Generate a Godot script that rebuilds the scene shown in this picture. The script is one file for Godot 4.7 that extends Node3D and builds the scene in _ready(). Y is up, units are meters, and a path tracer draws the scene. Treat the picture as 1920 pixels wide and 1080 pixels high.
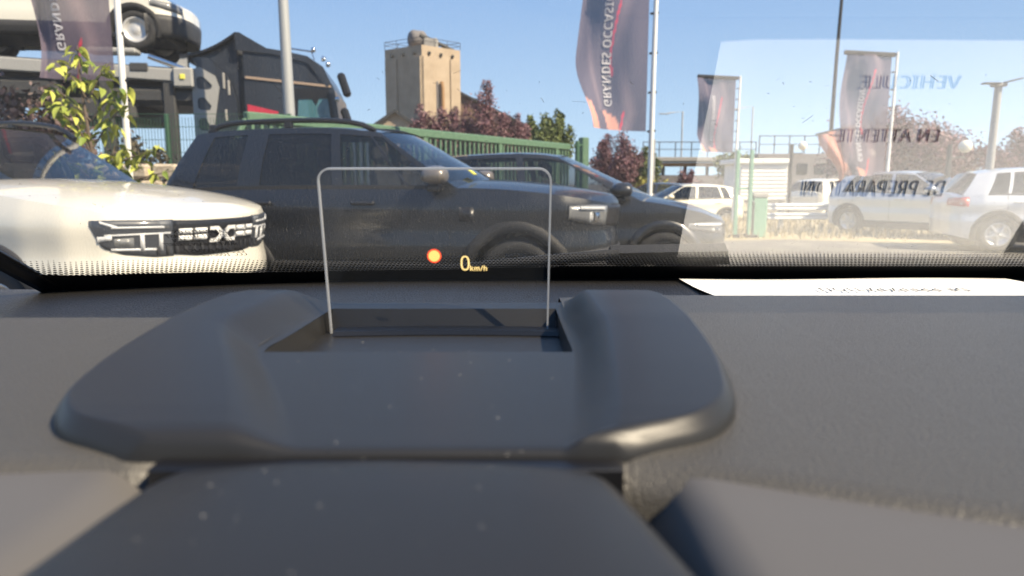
extends Node3D
# A dealer's yard seen over the dashboard of a parked car: head-up display, windscreen, parked cars, gate, car transporter, silo.

const EYE := Vector3(0, 1.2, 0)
var rng := RandomNumberGenerator.new()
var M := {}
var taken := {}


# ---------------------------------------------------------------- mesh helpers
class Shape:
	var st := SurfaceTool.new()
	var n := 0
	func _init(smooth := false) -> void:
		st.begin(Mesh.PRIMITIVE_TRIANGLES)
		st.set_smooth_group(0 if smooth else -1)
	func smooth(on: bool) -> Shape:
		st.set_smooth_group(0 if on else -1)
		return self
	func color(c: Color) -> void:
		st.set_color(c)
	func tri(a: Vector3, b: Vector3, c: Vector3) -> void:
		st.add_vertex(a)
		st.add_vertex(b)
		st.add_vertex(c)
		n += 1
	func quad(a: Vector3, b: Vector3, c: Vector3, d: Vector3) -> void:
		tri(a, b, c)
		tri(a, c, d)
	func rows(g: Array, skip = null) -> Shape:  # g: rows of points of equal length
		for i in g.size() - 1:
			var p: Array = g[i]
			var q: Array = g[i + 1]
			for j in p.size() - 1:
				if skip != null and skip.call(i, j):
					continue
				quad(p[j], q[j], q[j + 1], p[j + 1])
		return self
	func box(c: Vector3, s: Vector3, bev := 0.0, b := Basis.IDENTITY) -> Shape:  # a box with chamfered edges
		var h := s * 0.5
		var e: float = min(bev, min(h.x, min(h.y, h.z)) * 0.9)
		var axes := [Vector3.RIGHT, Vector3.UP, Vector3.BACK]
		for a in 3:
			for sg in [-1.0, 1.0]:
				var u := (a + 1) % 3
				var v := (a + 2) % 3
				var p := []
				for k in [[-1, -1], [1, -1], [1, 1], [-1, 1]]:
					var q: Vector3 = axes[a] * h[a] * sg + axes[u] * (h[u] - e) * k[0] + axes[v] * (h[v] - e) * k[1]
					p.append(c + b * q)
				if sg > 0:
					quad(p[3], p[2], p[1], p[0])
				else:
					quad(p[0], p[1], p[2], p[3])
		if e <= 0.0:
			return self
		for a in 3:
			var u := (a + 1) % 3
			var v := (a + 2) % 3
			for su in [-1.0, 1.0]:
				for sv in [-1.0, 1.0]:
					var p := []
					for k in [[-1, 0], [1, 0], [1, 1], [-1, 1]]:
						var q: Vector3 = axes[a] * (h[a] - e) * k[0]
						q += axes[u] * su * (h[u] if k[1] == 0 else h[u] - e) + axes[v] * sv * (h[v] - e if k[1] == 0 else h[v])
						p.append(c + b * q)
					if su * sv > 0:
						quad(p[0], p[1], p[2], p[3])
					else:
						quad(p[3], p[2], p[1], p[0])
		for sx in [-1.0, 1.0]:
			for sy in [-1.0, 1.0]:
				for sz in [-1.0, 1.0]:
					var p0 := c + b * Vector3(sx * h.x, sy * (h.y - e), sz * (h.z - e))
					var p1 := c + b * Vector3(sx * (h.x - e), sy * h.y, sz * (h.z - e))
					var p2 := c + b * Vector3(sx * (h.x - e), sy * (h.y - e), sz * h.z)
					if sx * sy * sz > 0:
						tri(p0, p2, p1)
					else:
						tri(p0, p1, p2)
		return self
	func tube(pts: Array, rad: Variant, sides := 10, caps := true) -> Shape:
		st.set_smooth_group(0)
		var rings := []
		for i in pts.size():
			var d: Vector3 = (pts[min(i + 1, pts.size() - 1)] - pts[max(i - 1, 0)]).normalized()
			var up := Vector3.UP if abs(d.y) < 0.95 else Vector3.RIGHT
			var x := d.cross(up).normalized()
			var y := x.cross(d).normalized()
			var r: float = rad[i] if rad is Array else rad
			var ring := []
			for k in sides + 1:
				var t := TAU * (k % sides) / sides
				ring.append(pts[i] + x * cos(t) * r + y * sin(t) * r)
			rings.append(ring)
		rows(rings)
		if caps:
			st.set_smooth_group(-1)
			for e in [0, rings.size() - 1]:
				for k in sides:
					if e == 0:
						tri(pts[e], rings[e][k], rings[e][k + 1])
					else:
						tri(pts[e], rings[e][k + 1], rings[e][k])
		return self
	func lathe(profile: Array, c: Vector3, b: Basis, sides := 28) -> Shape:  # profile of Vector2(radius, along b.y)
		st.set_smooth_group(0)
		var g := []
		for p in profile:
			var ring := []
			for k in sides + 1:
				var t := TAU * (k % sides) / sides
				ring.append(c + b * Vector3(p.x * cos(t), p.y, p.x * sin(t)))
			g.append(ring)
		return rows(g)
	func slab(poly: PackedVector2Array, t: Transform3D, depth: float) -> Shape:  # a flat outline given thickness along its own z
		st.set_smooth_group(-1)
		var idx := Geometry2D.triangulate_polygon(poly)
		for k in range(0, idx.size(), 3):
			var a := poly[idx[k]]
			var b := poly[idx[k + 1]]
			var c := poly[idx[k + 2]]
			tri(t * Vector3(a.x, a.y, 0), t * Vector3(b.x, b.y, 0), t * Vector3(c.x, c.y, 0))
			tri(t * Vector3(a.x, a.y, -depth), t * Vector3(c.x, c.y, -depth), t * Vector3(b.x, b.y, -depth))
		for k in poly.size():
			var a := poly[k]
			var b := poly[(k + 1) % poly.size()]
			quad(t * Vector3(a.x, a.y, 0), t * Vector3(a.x, a.y, -depth), t * Vector3(b.x, b.y, -depth), t * Vector3(b.x, b.y, 0))
		return self
	func done() -> ArrayMesh:
		st.generate_normals()
		return st.commit()


func lin(r: float, g: float, b: float, a := 1.0) -> Color:
	var c := Color(r, g, b).linear_to_srgb()
	c.a = a
	return c


func mat(key: String, r: float, g: float, b: float, rough := 0.6, metal := 0.0) -> StandardMaterial3D:
	var m := StandardMaterial3D.new()
	m.resource_name = key
	m.albedo_color = lin(r, g, b)
	m.roughness = rough
	m.metallic = metal
	M[key] = m
	return m


func paint(key: String, r: float, g: float, b: float, metal := 0.0, rough := 0.4) -> StandardMaterial3D:
	var m := mat(key, r, g, b, rough, metal)
	m.clearcoat_enabled = true
	m.clearcoat = 1.0
	m.clearcoat_roughness = 0.06
	return m


func pane(key: String, r: float, g: float, b: float, a: float, rough := 0.0) -> StandardMaterial3D:
	var m := mat(key, r, g, b, rough)
	m.albedo_color.a = a
	m.transparency = BaseMaterial3D.TRANSPARENCY_ALPHA
	return m


func noise_tex(freq: float, ramp: Array, size := 256, kind := FastNoiseLite.TYPE_SIMPLEX_SMOOTH, sd := 1, octaves := 4) -> NoiseTexture2D:
	var f := FastNoiseLite.new()
	f.noise_type = kind
	f.frequency = freq
	f.seed = sd
	f.fractal_octaves = octaves
	var t := NoiseTexture2D.new()
	t.width = size
	t.height = size
	t.seamless = true
	t.noise = f
	if ramp:
		var g := Gradient.new()
		g.offsets = PackedFloat32Array(ramp.map(func(p): return p[0]))
		g.colors = PackedColorArray(ramp.map(func(p): return p[1]))
		t.color_ramp = g
	return t


func grain(m: StandardMaterial3D, freq: float, per_metre: float, depth: float, kind := FastNoiseLite.TYPE_CELLULAR) -> void:  # embossed grain, real relief only
	var t := noise_tex(freq, [], 512, kind, 7, 2)
	m.heightmap_enabled = true
	m.heightmap_texture = t
	m.heightmap_scale = depth
	m.uv1_triplanar = true
	m.uv1_world_triplanar = true
	m.uv1_scale = Vector3.ONE * per_metre


func mottle(m: StandardMaterial3D, freq: float, per_metre: float, a: Color, b: Color, sd := 3) -> void:
	m.albedo_color = Color.WHITE
	m.albedo_texture = noise_tex(freq, [[0.2, a], [0.8, b]], 512, FastNoiseLite.TYPE_SIMPLEX_SMOOTH, sd, 5)
	m.uv1_triplanar = true
	m.uv1_world_triplanar = true
	m.uv1_scale = Vector3.ONE * per_metre


# ---------------------------------------------------------------- scene tree helpers
func numbered(called: String) -> String:
	taken[called] = taken.get(called, -1) + 1
	return called if taken[called] == 0 else "%s_%03d" % [called, taken[called]]


func tag(o: Node3D, label: String, category: String, group := "") -> Node3D:
	o.set_meta("label", label)
	o.set_meta("category", category)
	if group:
		o.set_meta("group", group)
	return o


func thing(called: String, label: String, category: String, at := Vector3.ZERO, turn := 0.0, group := "") -> Node3D:
	var o := Node3D.new()
	o.name = numbered(called)
	add_child(o)
	o.position = at
	o.rotation.y = turn
	return tag(o, label, category, group)


func part(called: String, mesh: Mesh, m: Material, parent: Node3D) -> MeshInstance3D:
	var o := MeshInstance3D.new()
	o.name = called
	o.mesh = mesh
	o.material_override = m
	parent.add_child(o, true)
	return o


func structure(called: String, mesh: Mesh, m: Material) -> MeshInstance3D:
	var o := part(called, mesh, m, self)
	o.set_meta("kind", "structure")
	return o


func lettering(text: String, height: float, bold: bool, place: Callable, italic := 0.0, serif := false) -> ArrayMesh:
	# letters as flat shapes, centred; place() lays a point of the line (across, up) onto its surface
	var t := TextMesh.new()
	var f := SystemFont.new()
	f.font_names = PackedStringArray(["Droid Serif" if serif else "Droid Sans"])
	f.font_weight = 700 if bold else 400
	t.font = f
	t.font_size = 64
	t.pixel_size = 0.01
	t.depth = 0.0
	t.text = text
	t.curve_step = 2.0
	var arr := t.get_mesh_arrays()
	var v: PackedVector3Array = arr[Mesh.ARRAY_VERTEX]
	var lo := Vector2(1e9, 1e9)
	var hi := -lo
	for p in v:
		lo = lo.min(Vector2(p.x, p.y))
		hi = hi.max(Vector2(p.x, p.y))
	var k := height / (hi.y - lo.y)
	var c := (lo + hi) * 0.5
	var s := Shape.new()
	var ids: PackedInt32Array = arr[Mesh.ARRAY_INDEX] if arr[Mesh.ARRAY_INDEX] != null else PackedInt32Array(range(v.size()))
	var q := []
	for p in v:
		var w := (Vector2(p.x, p.y) - c) * k
		w.x += italic * w.y
		q.append(place.call(w))
	for i in range(0, ids.size(), 3):
		s.tri(q[ids[i]], q[ids[i + 1]], q[ids[i + 2]])
	return s.done()


func curve(table: Array, x: float) -> float:  # smooth piecewise curve through [x, y] pairs
	if x <= table[0][0]:
		return table[0][1]
	for i in table.size() - 1:
		if x <= table[i + 1][0]:
			var t: float = (x - table[i][0]) / (table[i + 1][0] - table[i][0])
			var p0: float = table[max(i - 1, 0)][1]
			var p3: float = table[min(i + 2, table.size() - 1)][1]
			var dx0: float = table[i][0] - table[max(i - 1, 0)][0]
			var dx1: float = table[i + 1][0] - table[i][0]
			var dx2: float = table[min(i + 2, table.size() - 1)][0] - table[i + 1][0]
			var m0: float = (table[i + 1][1] - p0) / (dx0 + dx1) * dx1
			var m1: float = (p3 - table[i][1]) / (dx1 + dx2) * dx1
			var t2 := t * t
			var t3 := t2 * t
			return (2 * t3 - 3 * t2 + 1) * table[i][1] + (t3 - 2 * t2 + t) * m0 + (-2 * t3 + 3 * t2) * table[i + 1][1] + (t3 - t2) * m1
	return table[-1][1]


# ---------------------------------------------------------------- camera, sky, sun
func _ready() -> void:
	rng.seed = 11
	var cam := Camera3D.new()
	cam.name = "camera"
	var look := CameraAttributesPhysical.new()
	look.frustum_focal_length = 29.66
	look.frustum_focus_distance = 0.95
	look.exposure_aperture = 9.0
	cam.attributes = look
	add_child(cam)
	cam.position = EYE
	cam.rotation.x = -atan(195.0 / 1335.0)
	cam.fov = 2.0 * rad_to_deg(atan(540.0 / 1335.0))
	cam.near = 0.02
	cam.far = 2000.0

	var env := Environment.new()
	env.background_mode = Environment.BG_SKY
	var sm := ProceduralSkyMaterial.new()
	sm.sky_top_color = lin(0.075, 0.17, 0.37)
	sm.sky_horizon_color = lin(0.37, 0.49, 0.58)
	sm.sky_curve = 0.14
	sm.ground_horizon_color = lin(0.20, 0.19, 0.17)
	sm.ground_bottom_color = lin(0.12, 0.11, 0.1)
	sm.sun_angle_max = 1.0
	var sky := Sky.new()
	sky.sky_material = sm
	env.sky = sky
	env.tonemap_mode = Environment.TONE_MAPPER_LINEAR
	env.tonemap_exposure = 2.2
	env.sdfgi_enabled = true
	env.ssao_enabled = true
	env.ssil_enabled = true
	var we := WorldEnvironment.new()
	we.name = "daylight"
	we.environment = env
	add_child(we)

	var sun := DirectionalLight3D.new()
	sun.name = "sun"
	sun.light_color = Color(1.0, 0.93, 0.81)
	sun.light_energy = 1.6
	sun.light_angular_distance = 0.5
	sun.shadow_enabled = true
	add_child(sun)
	var az := deg_to_rad(122.0)
	var el := deg_to_rad(45.0)
	var to_sun := Vector3(sin(az) * cos(el), sin(el), -cos(az) * cos(el))
	sun.look_at_from_position(to_sun * 50.0, Vector3.ZERO)

	materials()
	print("ground")
	ground()
	print("far")
	far_buildings()
	trees()
	print("yard")
	gate_and_fence()
	transporter()
	banners()
	lamps()
	print("cars")
	cars()
	print("cabin")
	cabin()


func materials() -> void:
	var m: StandardMaterial3D
	m = mat("asphalt", 0.2, 0.19, 0.17, 0.9)
	mottle(m, 0.01, 0.12, lin(0.11, 0.105, 0.1), lin(0.2, 0.185, 0.155))
	m = mat("dry_grass", 0.4, 0.3, 0.15, 0.95)
	mottle(m, 0.03, 0.3, lin(0.26, 0.21, 0.12), lin(0.4, 0.34, 0.21))
	m = mat("dark_plastic", 0.016, 0.0155, 0.015, 0.4)
	m.metallic_specular = 0.4
	grain(m, 0.15, 20.0, 0.006)
	m = mat("grained_plastic", 0.056, 0.052, 0.045, 0.43)
	m.metallic_specular = 0.42
	grain(m, 0.1, 13.0, 0.07)
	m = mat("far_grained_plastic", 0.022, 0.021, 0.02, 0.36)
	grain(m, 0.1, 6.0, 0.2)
	mat("satin_trim", 0.085, 0.08, 0.075, 0.45).metallic_specular = 0.38
	mat("black_plastic", 0.012, 0.012, 0.014, 0.35)
	mat("frit", 0.006, 0.006, 0.007, 0.35)
	mat("rubber", 0.014, 0.014, 0.015, 0.7)
	mat("tyre", 0.02, 0.02, 0.021, 0.8)
	mat("paper", 0.88, 0.86, 0.8, 0.85)
	mat("ink", 0.012, 0.012, 0.014, 0.6)
	pane("windscreen_glass", 0.9, 0.92, 0.9, 0.03)
	pane("combiner_glass", 0.5, 0.55, 0.6, 0.015)
	m = mat("clear_edge", 0.36, 0.37, 0.38, 0.3)
	m = mat("hud_white", 0.0, 0.0, 0.0, 0.5)
	m.emission_enabled = true
	m.emission = Color(1.0, 0.86, 0.55)
	m.emission_energy_multiplier = 0.62
	m = mat("hud_yellow", 0.0, 0.0, 0.0, 0.5)
	m.emission_enabled = true
	m.emission = Color(1.0, 0.78, 0.42)
	m.emission_energy_multiplier = 0.62
	m = mat("hud_red", 0.0, 0.0, 0.0, 0.5)
	m.emission_enabled = true
	m.emission = Color(1.0, 0.3, 0.14)
	m.emission_energy_multiplier = 0.6
	paint("white_paint", 0.68, 0.65, 0.56)
	paint("grey_paint", 0.014, 0.016, 0.02, 0.3)
	M.grey_paint.clearcoat = 0.6
	paint("black_paint", 0.012, 0.014, 0.018, 0.2)
	M.black_paint.clearcoat = 0.7
	paint("silver_paint", 0.5, 0.51, 0.52, 0.5)
	paint("pale_paint", 0.6, 0.6, 0.6, 0.3)
	paint("cream_paint", 0.75, 0.7, 0.55)
	paint("dark_blue_paint", 0.03, 0.035, 0.05)
	pane("car_glass", 0.012, 0.016, 0.018, 0.45)
	pane("dark_car_glass", 0.008, 0.009, 0.01, 0.86)
	m = mat("lamp_lens", 0.035, 0.04, 0.05, 0.12)
	m.clearcoat_enabled = true
	m = mat("lamp_strip", 0.5, 0.51, 0.52, 0.3)
	m = mat("chrome", 0.7, 0.7, 0.7, 0.15, 1.0)
	mat("alloy", 0.5, 0.5, 0.5, 0.35, 0.8)
	mat("steel_rim", 0.55, 0.54, 0.52, 0.4, 0.4)
	mat("cladding", 0.03, 0.03, 0.032, 0.6)
	mat("interior", 0.02, 0.021, 0.022, 0.8)
	mat("red_lens", 0.35, 0.02, 0.02, 0.2)
	m = mat("gate_green", 0.11, 0.24, 0.13, 0.5)
	mottle(m, 0.02, 1.0, lin(0.075, 0.145, 0.085), lin(0.11, 0.19, 0.12), 4)
	mat("mesh_green", 0.03, 0.09, 0.05, 0.6)
	m = mat("galvanised", 0.36, 0.37, 0.37, 0.5, 0.2)
	mat("white_pole", 0.72, 0.71, 0.68, 0.4)
	mat("dark_metal", 0.05, 0.05, 0.05, 0.5, 0.4)
	mat("deck_steel", 0.3, 0.3, 0.29, 0.6)
	mat("dark_steel", 0.045, 0.045, 0.045, 0.6)
	paint("cab_paint", 0.022, 0.027, 0.038, 0.1)
	M.cab_paint.clearcoat = 0.4
	mat("cab_trim", 0.32, 0.24, 0.18, 0.4)
	mat("cab_red", 0.45, 0.03, 0.06, 0.5)
	pane("cab_glass", 0.12, 0.32, 0.38, 0.3)
	m = mat("render_wall", 0.5, 0.4, 0.29, 0.9)
	mottle(m, 0.02, 0.06, lin(0.33, 0.26, 0.185), lin(0.41, 0.33, 0.24), 8)
	mat("roof_brown", 0.2, 0.13, 0.09, 0.9)
	mat("rust", 0.3, 0.18, 0.09, 0.9)
	mat("concrete", 0.3, 0.29, 0.27, 0.9)
	mat("grey_wall", 0.16, 0.15, 0.15, 0.9)
	mat("white_sheet", 0.75, 0.74, 0.7, 0.5)
	mat("globe", 0.8, 0.75, 0.6, 0.3)
	mat("cabinet_green", 0.16, 0.32, 0.22, 0.6)
	m = mat("stone", 0.5, 0.42, 0.32, 0.95)
	mottle(m, 0.05, 0.6, lin(0.36, 0.3, 0.22), lin(0.6, 0.52, 0.4), 9)
	for k in ["hud_white", "hud_yellow", "hud_red"]:  # projected light: the figures themselves stop little light
		M[k].transparency = BaseMaterial3D.TRANSPARENCY_ALPHA
		M[k].albedo_color.a = 0.3
		M[k].emission_energy_multiplier /= 0.3
	for k in [["leaf_purple", 0.16], ["leaf_green", 0.3], ["leaf_young", 0.5]]:
		m = mat(k[0], 1, 1, 1, 0.6)
		m.vertex_color_use_as_albedo = true
		m.backlight_enabled = true
		m.backlight = Color(k[1], k[1], k[1])
	mat("bark", 0.12, 0.09, 0.07, 0.95)
	m = mat("cloth", 1, 1, 1, 0.85)
	m.vertex_color_use_as_albedo = true
	m.transparency = BaseMaterial3D.TRANSPARENCY_ALPHA
	m.albedo_color.a = 0.86
	m.backlight_enabled = true
	m.backlight = Color(0.4, 0.4, 0.4)
	mat("cloth_letter", 0.42, 0.41, 0.44, 0.8)
	mat("dust", 0.3, 0.29, 0.27, 0.9)
	mat("yellow_sticker", 0.7, 0.65, 0.1, 0.6)


# ---------------------------------------------------------------- ground
func ground() -> void:
	var s := Shape.new()
	s.quad(Vector3(-900, 0, -1500), Vector3(900, 0, -1500), Vector3(900, 0, 60), Vector3(-900, 0, 60))
	structure("ground", s.done(), M.asphalt)
	s = Shape.new()
	var edge := []
	var far := []
	for k in 40:
		var x := 2.0 + k
		edge.append(Vector3(x, 0.01, -15.0 - 0.35 * sin(x * 1.3) - 0.3 * sin(x * 0.5)))
		far.append(Vector3(x, 0.012, -44.0))
	s.rows([far, edge])
	structure("verge", s.done(), M.dry_grass)
	# dry grass tufts on the verge
	s = Shape.new()
	for k in 5000:
		var p := Vector3(rng.randf_range(3, 16), 0.0, rng.randf_range(-24, -15.5))
		var h := rng.randf_range(0.08, 0.3)
		var d := Vector3(rng.randf_range(-1, 1), 0, rng.randf_range(-1, 1)).normalized() * 0.02
		s.tri(p - d, p + Vector3(rng.randf_range(-0.08, 0.08), h, rng.randf_range(-0.08, 0.08)), p + d)
	var g := part("dry_grass", s.done(), M.dry_grass, self)
	tag(g, "dry straw coloured grass on the verge behind the crash barrier", "grass")
	g.set_meta("kind", "stuff")


# ---------------------------------------------------------------- far buildings
func bar(s: Shape, a: Vector3, b: Vector3, r: float, sides := 6) -> void:
	s.tube([a, b], r, sides)


func far_buildings() -> void:
	# silo tower, one corner to the viewer
	var t := thing("silo_tower", "tall beige silo tower with railing and tank on its flat roof", "silo", Vector3(-9.6, 0, -80), 0)
	var A := Vector3(0.25, 0, 3.6)  # nearest corner
	var dl := Vector3(-4.35, 0, -3.1)
	var dr := Vector3(3.75, 0, -3.4)
	var s := Shape.new()
	var H := 15.45
	var c := [A, A + dr, A + dr + dl, A + dl]
	for k in 4:
		var p: Vector3 = c[k]
		var q: Vector3 = c[(k + 1) % 4]
		s.quad(p, p + Vector3.UP * H, q + Vector3.UP * H, q)
	s.quad(c[0] + Vector3.UP * H, c[3] + Vector3.UP * H, c[2] + Vector3.UP * H, c[1] + Vector3.UP * H)
	part("wall", s.done(), M.render_wall, t)
	# broad pilaster strips stand a little proud of the walls
	for w in [[A, dl, 0.02, 0.34], [A, dl, 0.66, 0.98], [A, dr, 0.02, 0.28], [A, dr, 0.72, 0.98]]:
		var o: Vector3 = w[0]
		var d: Vector3 = w[1]
		var nn := d.normalized().cross(Vector3.UP)
		if nn.z < 0:
			nn = -nn
		var mid_p: Vector3 = o + d * (w[2] + w[3]) * 0.5 + nn * 0.05 + Vector3.UP * (H * 0.5 - 0.5)
		s = Shape.new().box(mid_p, Vector3(d.length() * (w[3] - w[2]), H - 1.2, 0.2), 0.02, Basis(d.normalized(), Vector3.UP, d.normalized().cross(Vector3.UP)))
		part("pilaster", s.done(), M.render_wall, t)
	for w in [[A, dl], [A, dr]]:
		for f in [0.2, 0.5, 0.8]:
			s = Shape.new().box(w[0] + w[1] * f + Vector3(0, H - 0.75, 0.15), Vector3(0.28, 0.3, 0.3), 0.05)
			part("vent_opening", s.done(), M.dark_steel, t)
	var mid := A + dr * 0.5
	s = Shape.new()
	s.tube([mid + Vector3(0.15, 5.2, 0.45), mid + Vector3(0.15, 11.2, 0.45), mid + Vector3(0.05, 11.9, 0.35)], 0.2, 10)
	part("down_pipe", s.done(), M.rust, t)
	s = Shape.new().box(mid + Vector3(-0.6, 8.2, 0.25), Vector3(0.5, 7.5, 0.5), 0.05)
	part("cable_duct", s.done(), M.grey_wall, t)
	var rail := Shape.new()
	for k in 4:
		var p: Vector3 = c[k] + Vector3.UP * H
		var q: Vector3 = c[(k + 1) % 4] + Vector3.UP * H
		for f in [0.0, 0.33, 0.66]:
			var b: Vector3 = p.lerp(q, f)
			bar(rail, b, b + Vector3.UP * 0.8, 0.03)
		bar(rail, p + Vector3.UP * 0.78, q + Vector3.UP * 0.78, 0.03)
		bar(rail, p + Vector3.UP * 0.42, q + Vector3.UP * 0.42, 0.025)
	part("roof_railing", rail.done(), M.dark_steel, t)
	s = Shape.new().lathe([Vector2(0, -0.9), Vector2(0.7, -0.88), Vector2(0.95, -0.6), Vector2(0.95, 0.6), Vector2(0.7, 0.88), Vector2(0, 0.9)], Vector3(-0.6, H + 1.15, 0.2), Basis(Vector3.UP, Vector3.RIGHT, Vector3.BACK).rotated(Vector3.UP, 0.5), 20)
	part("roof_tank", s.done(), M.grey_wall, t)
	s = Shape.new().box(Vector3(0.9, H + 0.6, 0.4), Vector3(1.5, 1.1, 1.4), 0.1)
	part("roof_cabin", s.done(), M.concrete, t)
	s = Shape.new()
	s.tube([Vector3(-0.2, H + 1.5, 1), Vector3(3.2, H + 0.1, -0.5)], 0.22, 8)
	part("conveyor", s.done(), M.dark_steel, t)

	# long shed with a sloping roof right of the silo
	t = thing("shed", "long low shed with a brown sloping roof right of the silo", "building", Vector3(0, 0, -90), 0)
	var prof := PackedVector2Array([Vector2(-7.4, 0), Vector2(-7.4, 12.4), Vector2(-6.6, 12.6), Vector2(6.3, 6.2), Vector2(6.3, 0)])
	s = Shape.new().slab(prof, Transform3D.IDENTITY, 12)
	part("wall", s.done(), M.roof_brown, t)
	s = Shape.new()
	var a0 := Vector3(-7.5, 12.95, 0.4)
	var b0 := Vector3(6.8, 6.1, 0.4)
	s.quad(a0, a0 + Vector3(0, 0, -13), b0 + Vector3(0, 0, -13), b0)
	s.quad(a0, b0, b0 - Vector3(0, 0.3, 0), a0 - Vector3(0, 0.3, 0))
	part("roof", s.done(), M.dark_steel, t)
	for k in 4:
		s = Shape.new().box(Vector3(-5.2 + k * 2.6, 5.2 - k * 0.2, 0.03), Vector3(1.3, 1.6, 0.2), 0.03)
		part("shutter", s.done(), M.rust, t)

	t = thing("small_house", "small dark gabled roof in front of the silo foot", "building", Vector3(-11.2, 0, -70), 0)
	s = Shape.new().slab(PackedVector2Array([Vector2(-2.4, 0), Vector2(-2.4, 6.5), Vector2(0, 8.0), Vector2(2.4, 6.5), Vector2(2.4, 0)]), Transform3D.IDENTITY, 4)
	part("wall", s.done(), M.render_wall, t)
	s = Shape.new()
	for sx in [-1.0, 1.0]:
		s.quad(Vector3(0, 8.25, 0.4), Vector3(sx * 2.9, 6.35, 0.4), Vector3(sx * 2.9, 6.35, -4.4), Vector3(0, 8.25, -4.4))
		s.quad(Vector3(0, 8.25, 0.4), Vector3(sx * 2.9, 6.35, 0.4), Vector3(sx * 2.9, 6.05, 0.4), Vector3(0, 7.95, 0.4))
	part("roof", s.done(), M.dark_steel, t)

	# low industrial building with an open steel gantry
	t = thing("industrial_building", "low grey industrial building beyond the road with roof railing", "building", Vector3(17.4, 0, -52), 0)
	s = Shape.new().box(Vector3(1.9, 1.6, 0), Vector3(6.0, 3.2, 8), 0.05)
	part("wall", s.done(), M.grey_wall, t)
	s = Shape.new().box(Vector3(-3.0, 0.9, 0), Vector3(9.6, 1.8, 6), 0.05)
	part("wall", s.done(), M.grey_wall, t)
	for k in 5:
		s = Shape.new().box(Vector3(-0.4 + k * 1.15, 2.2, 4.0), Vector3(0.7, 0.7, 0.12), 0.02)
		part("window", s.done(), M.dark_car_glass, t)
	rail = Shape.new()
	for k in 7:
		bar(rail, Vector3(-1.0 + k, 3.2, 3.9), Vector3(-1.0 + k, 4.4, 3.9), 0.04)
	bar(rail, Vector3(-1.0, 4.35, 3.9), Vector3(5, 4.35, 3.9), 0.035)
	bar(rail, Vector3(-1.0, 3.8, 3.9), Vector3(5, 3.8, 3.9), 0.03)
	part("roof_railing", rail.done(), M.dark_steel, t)
	t = thing("steel_gantry", "flat roofed steel gantry with thin railing beyond the road", "gantry", Vector3(12.0, 0, -50), 0)
	s = Shape.new().box(Vector3(0.6, 2.85, 0), Vector3(8.0, 0.28, 3), 0.03)
	part("deck", s.done(), M.concrete, t)
	s = Shape.new().box(Vector3(0.6, 2.5, 0.8), Vector3(7.8, 0.25, 0.3), 0.03)
	part("beam", s.done(), M.rust, t)
	for k in 6:
		s = Shape.new().box(Vector3(-3.2 + k * 1.5, 1.2, 0.8), Vector3(0.2, 2.4, 0.2), 0.02)
		part("column", s.done(), M.dark_steel, t)
	rail = Shape.new()
	for k in 8:
		bar(rail, Vector3(-3.2 + k * 1.08, 3.0, 1.4), Vector3(-3.2 + k * 1.08, 4.0, 1.4), 0.035)
	bar(rail, Vector3(-3.2, 3.98, 1.4), Vector3(4.4, 3.98, 1.4), 0.03)
	bar(rail, Vector3(-3.2, 3.5, 1.4), Vector3(4.4, 3.5, 1.4), 0.025)
	part("railing", rail.done(), M.dark_steel, t)

	# white site container
	t = thing("site_container", "white ribbed site container standing behind two green posts", "container", Vector3(10.1, 0, -30), 0)
	s = Shape.new().box(Vector3(0, 1.25, 0), Vector3(1.9, 1.5, 2.2), 0.02)
	part("box", s.done(), M.white_sheet, t)
	for k in 9:
		s = Shape.new().box(Vector3(0, 0.62 + k * 0.155, 1.11), Vector3(1.86, 0.09, 0.05), 0.012)
		part("rib", s.done(), M.white_sheet, t)
	s = Shape.new().box(Vector3(-0.05, 2.1, 0), Vector3(2.15, 0.2, 2.5), 0.03)
	part("roof", s.done(), M.white_sheet, t)
	for x in [-0.8, 0.8]:
		s = Shape.new().box(Vector3(x, 0.25, 0.9), Vector3(0.12, 0.5, 0.12), 0.01)
		part("leg", s.done(), M.dark_steel, t)

	# green post frame
	for k in 2:
		var x: float = [5.0, 5.3][k]
		var p := thing("green_post", ["green square steel post on a dark foot, left of the pair", "green square steel post on a dark foot, right of the pair"][k], "post", Vector3(x, 0, -16.0 + 0.02 * k), 0, "paired green posts")
		s = Shape.new().box(Vector3(0, 0.97, 0), Vector3(0.08, 1.94, 0.08), 0.01)
		part("upright", s.done(), M.cabinet_green, p)
		s = Shape.new().box(Vector3(0.04, 0.04, 0), Vector3(0.26, 0.08, 0.3), 0.02)
		part("foot", s.done(), M.rubber, p)
		if k == 0:
			s = Shape.new().box(Vector3(0.15, 1.1, 0), Vector3(0.22, 0.05, 0.05), 0.01)
			part("cross_bar", s.done(), M.cabinet_green, p)
	t = thing("utility_cabinet", "green utility cabinet beside the crash barrier end", "cabinet", Vector3(5.52, 0, -16.2), 0)
	s = Shape.new().box(Vector3(0.05, 0.45, 0), Vector3(0.32, 0.9, 0.3), 0.02)
	part("body", s.done(), M.cabinet_green, t)
	s = Shape.new().box(Vector3(-0.14, 0.42, 0.1), Vector3(0.1, 0.8, 0.2), 0.02)
	part("side_plate", s.done(), M.dark_steel, t)
	s = Shape.new().box(Vector3(0.05, 0.95, 0), Vector3(0.36, 0.1, 0.34), 0.02)
	part("cap", s.done(), M.concrete, t)

	# crash barrier with two rails
	t = thing("crash_barrier", "pale double rail crash barrier along the dry verge", "barrier", Vector3(6.55, 0, -18.4), 0)
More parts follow.
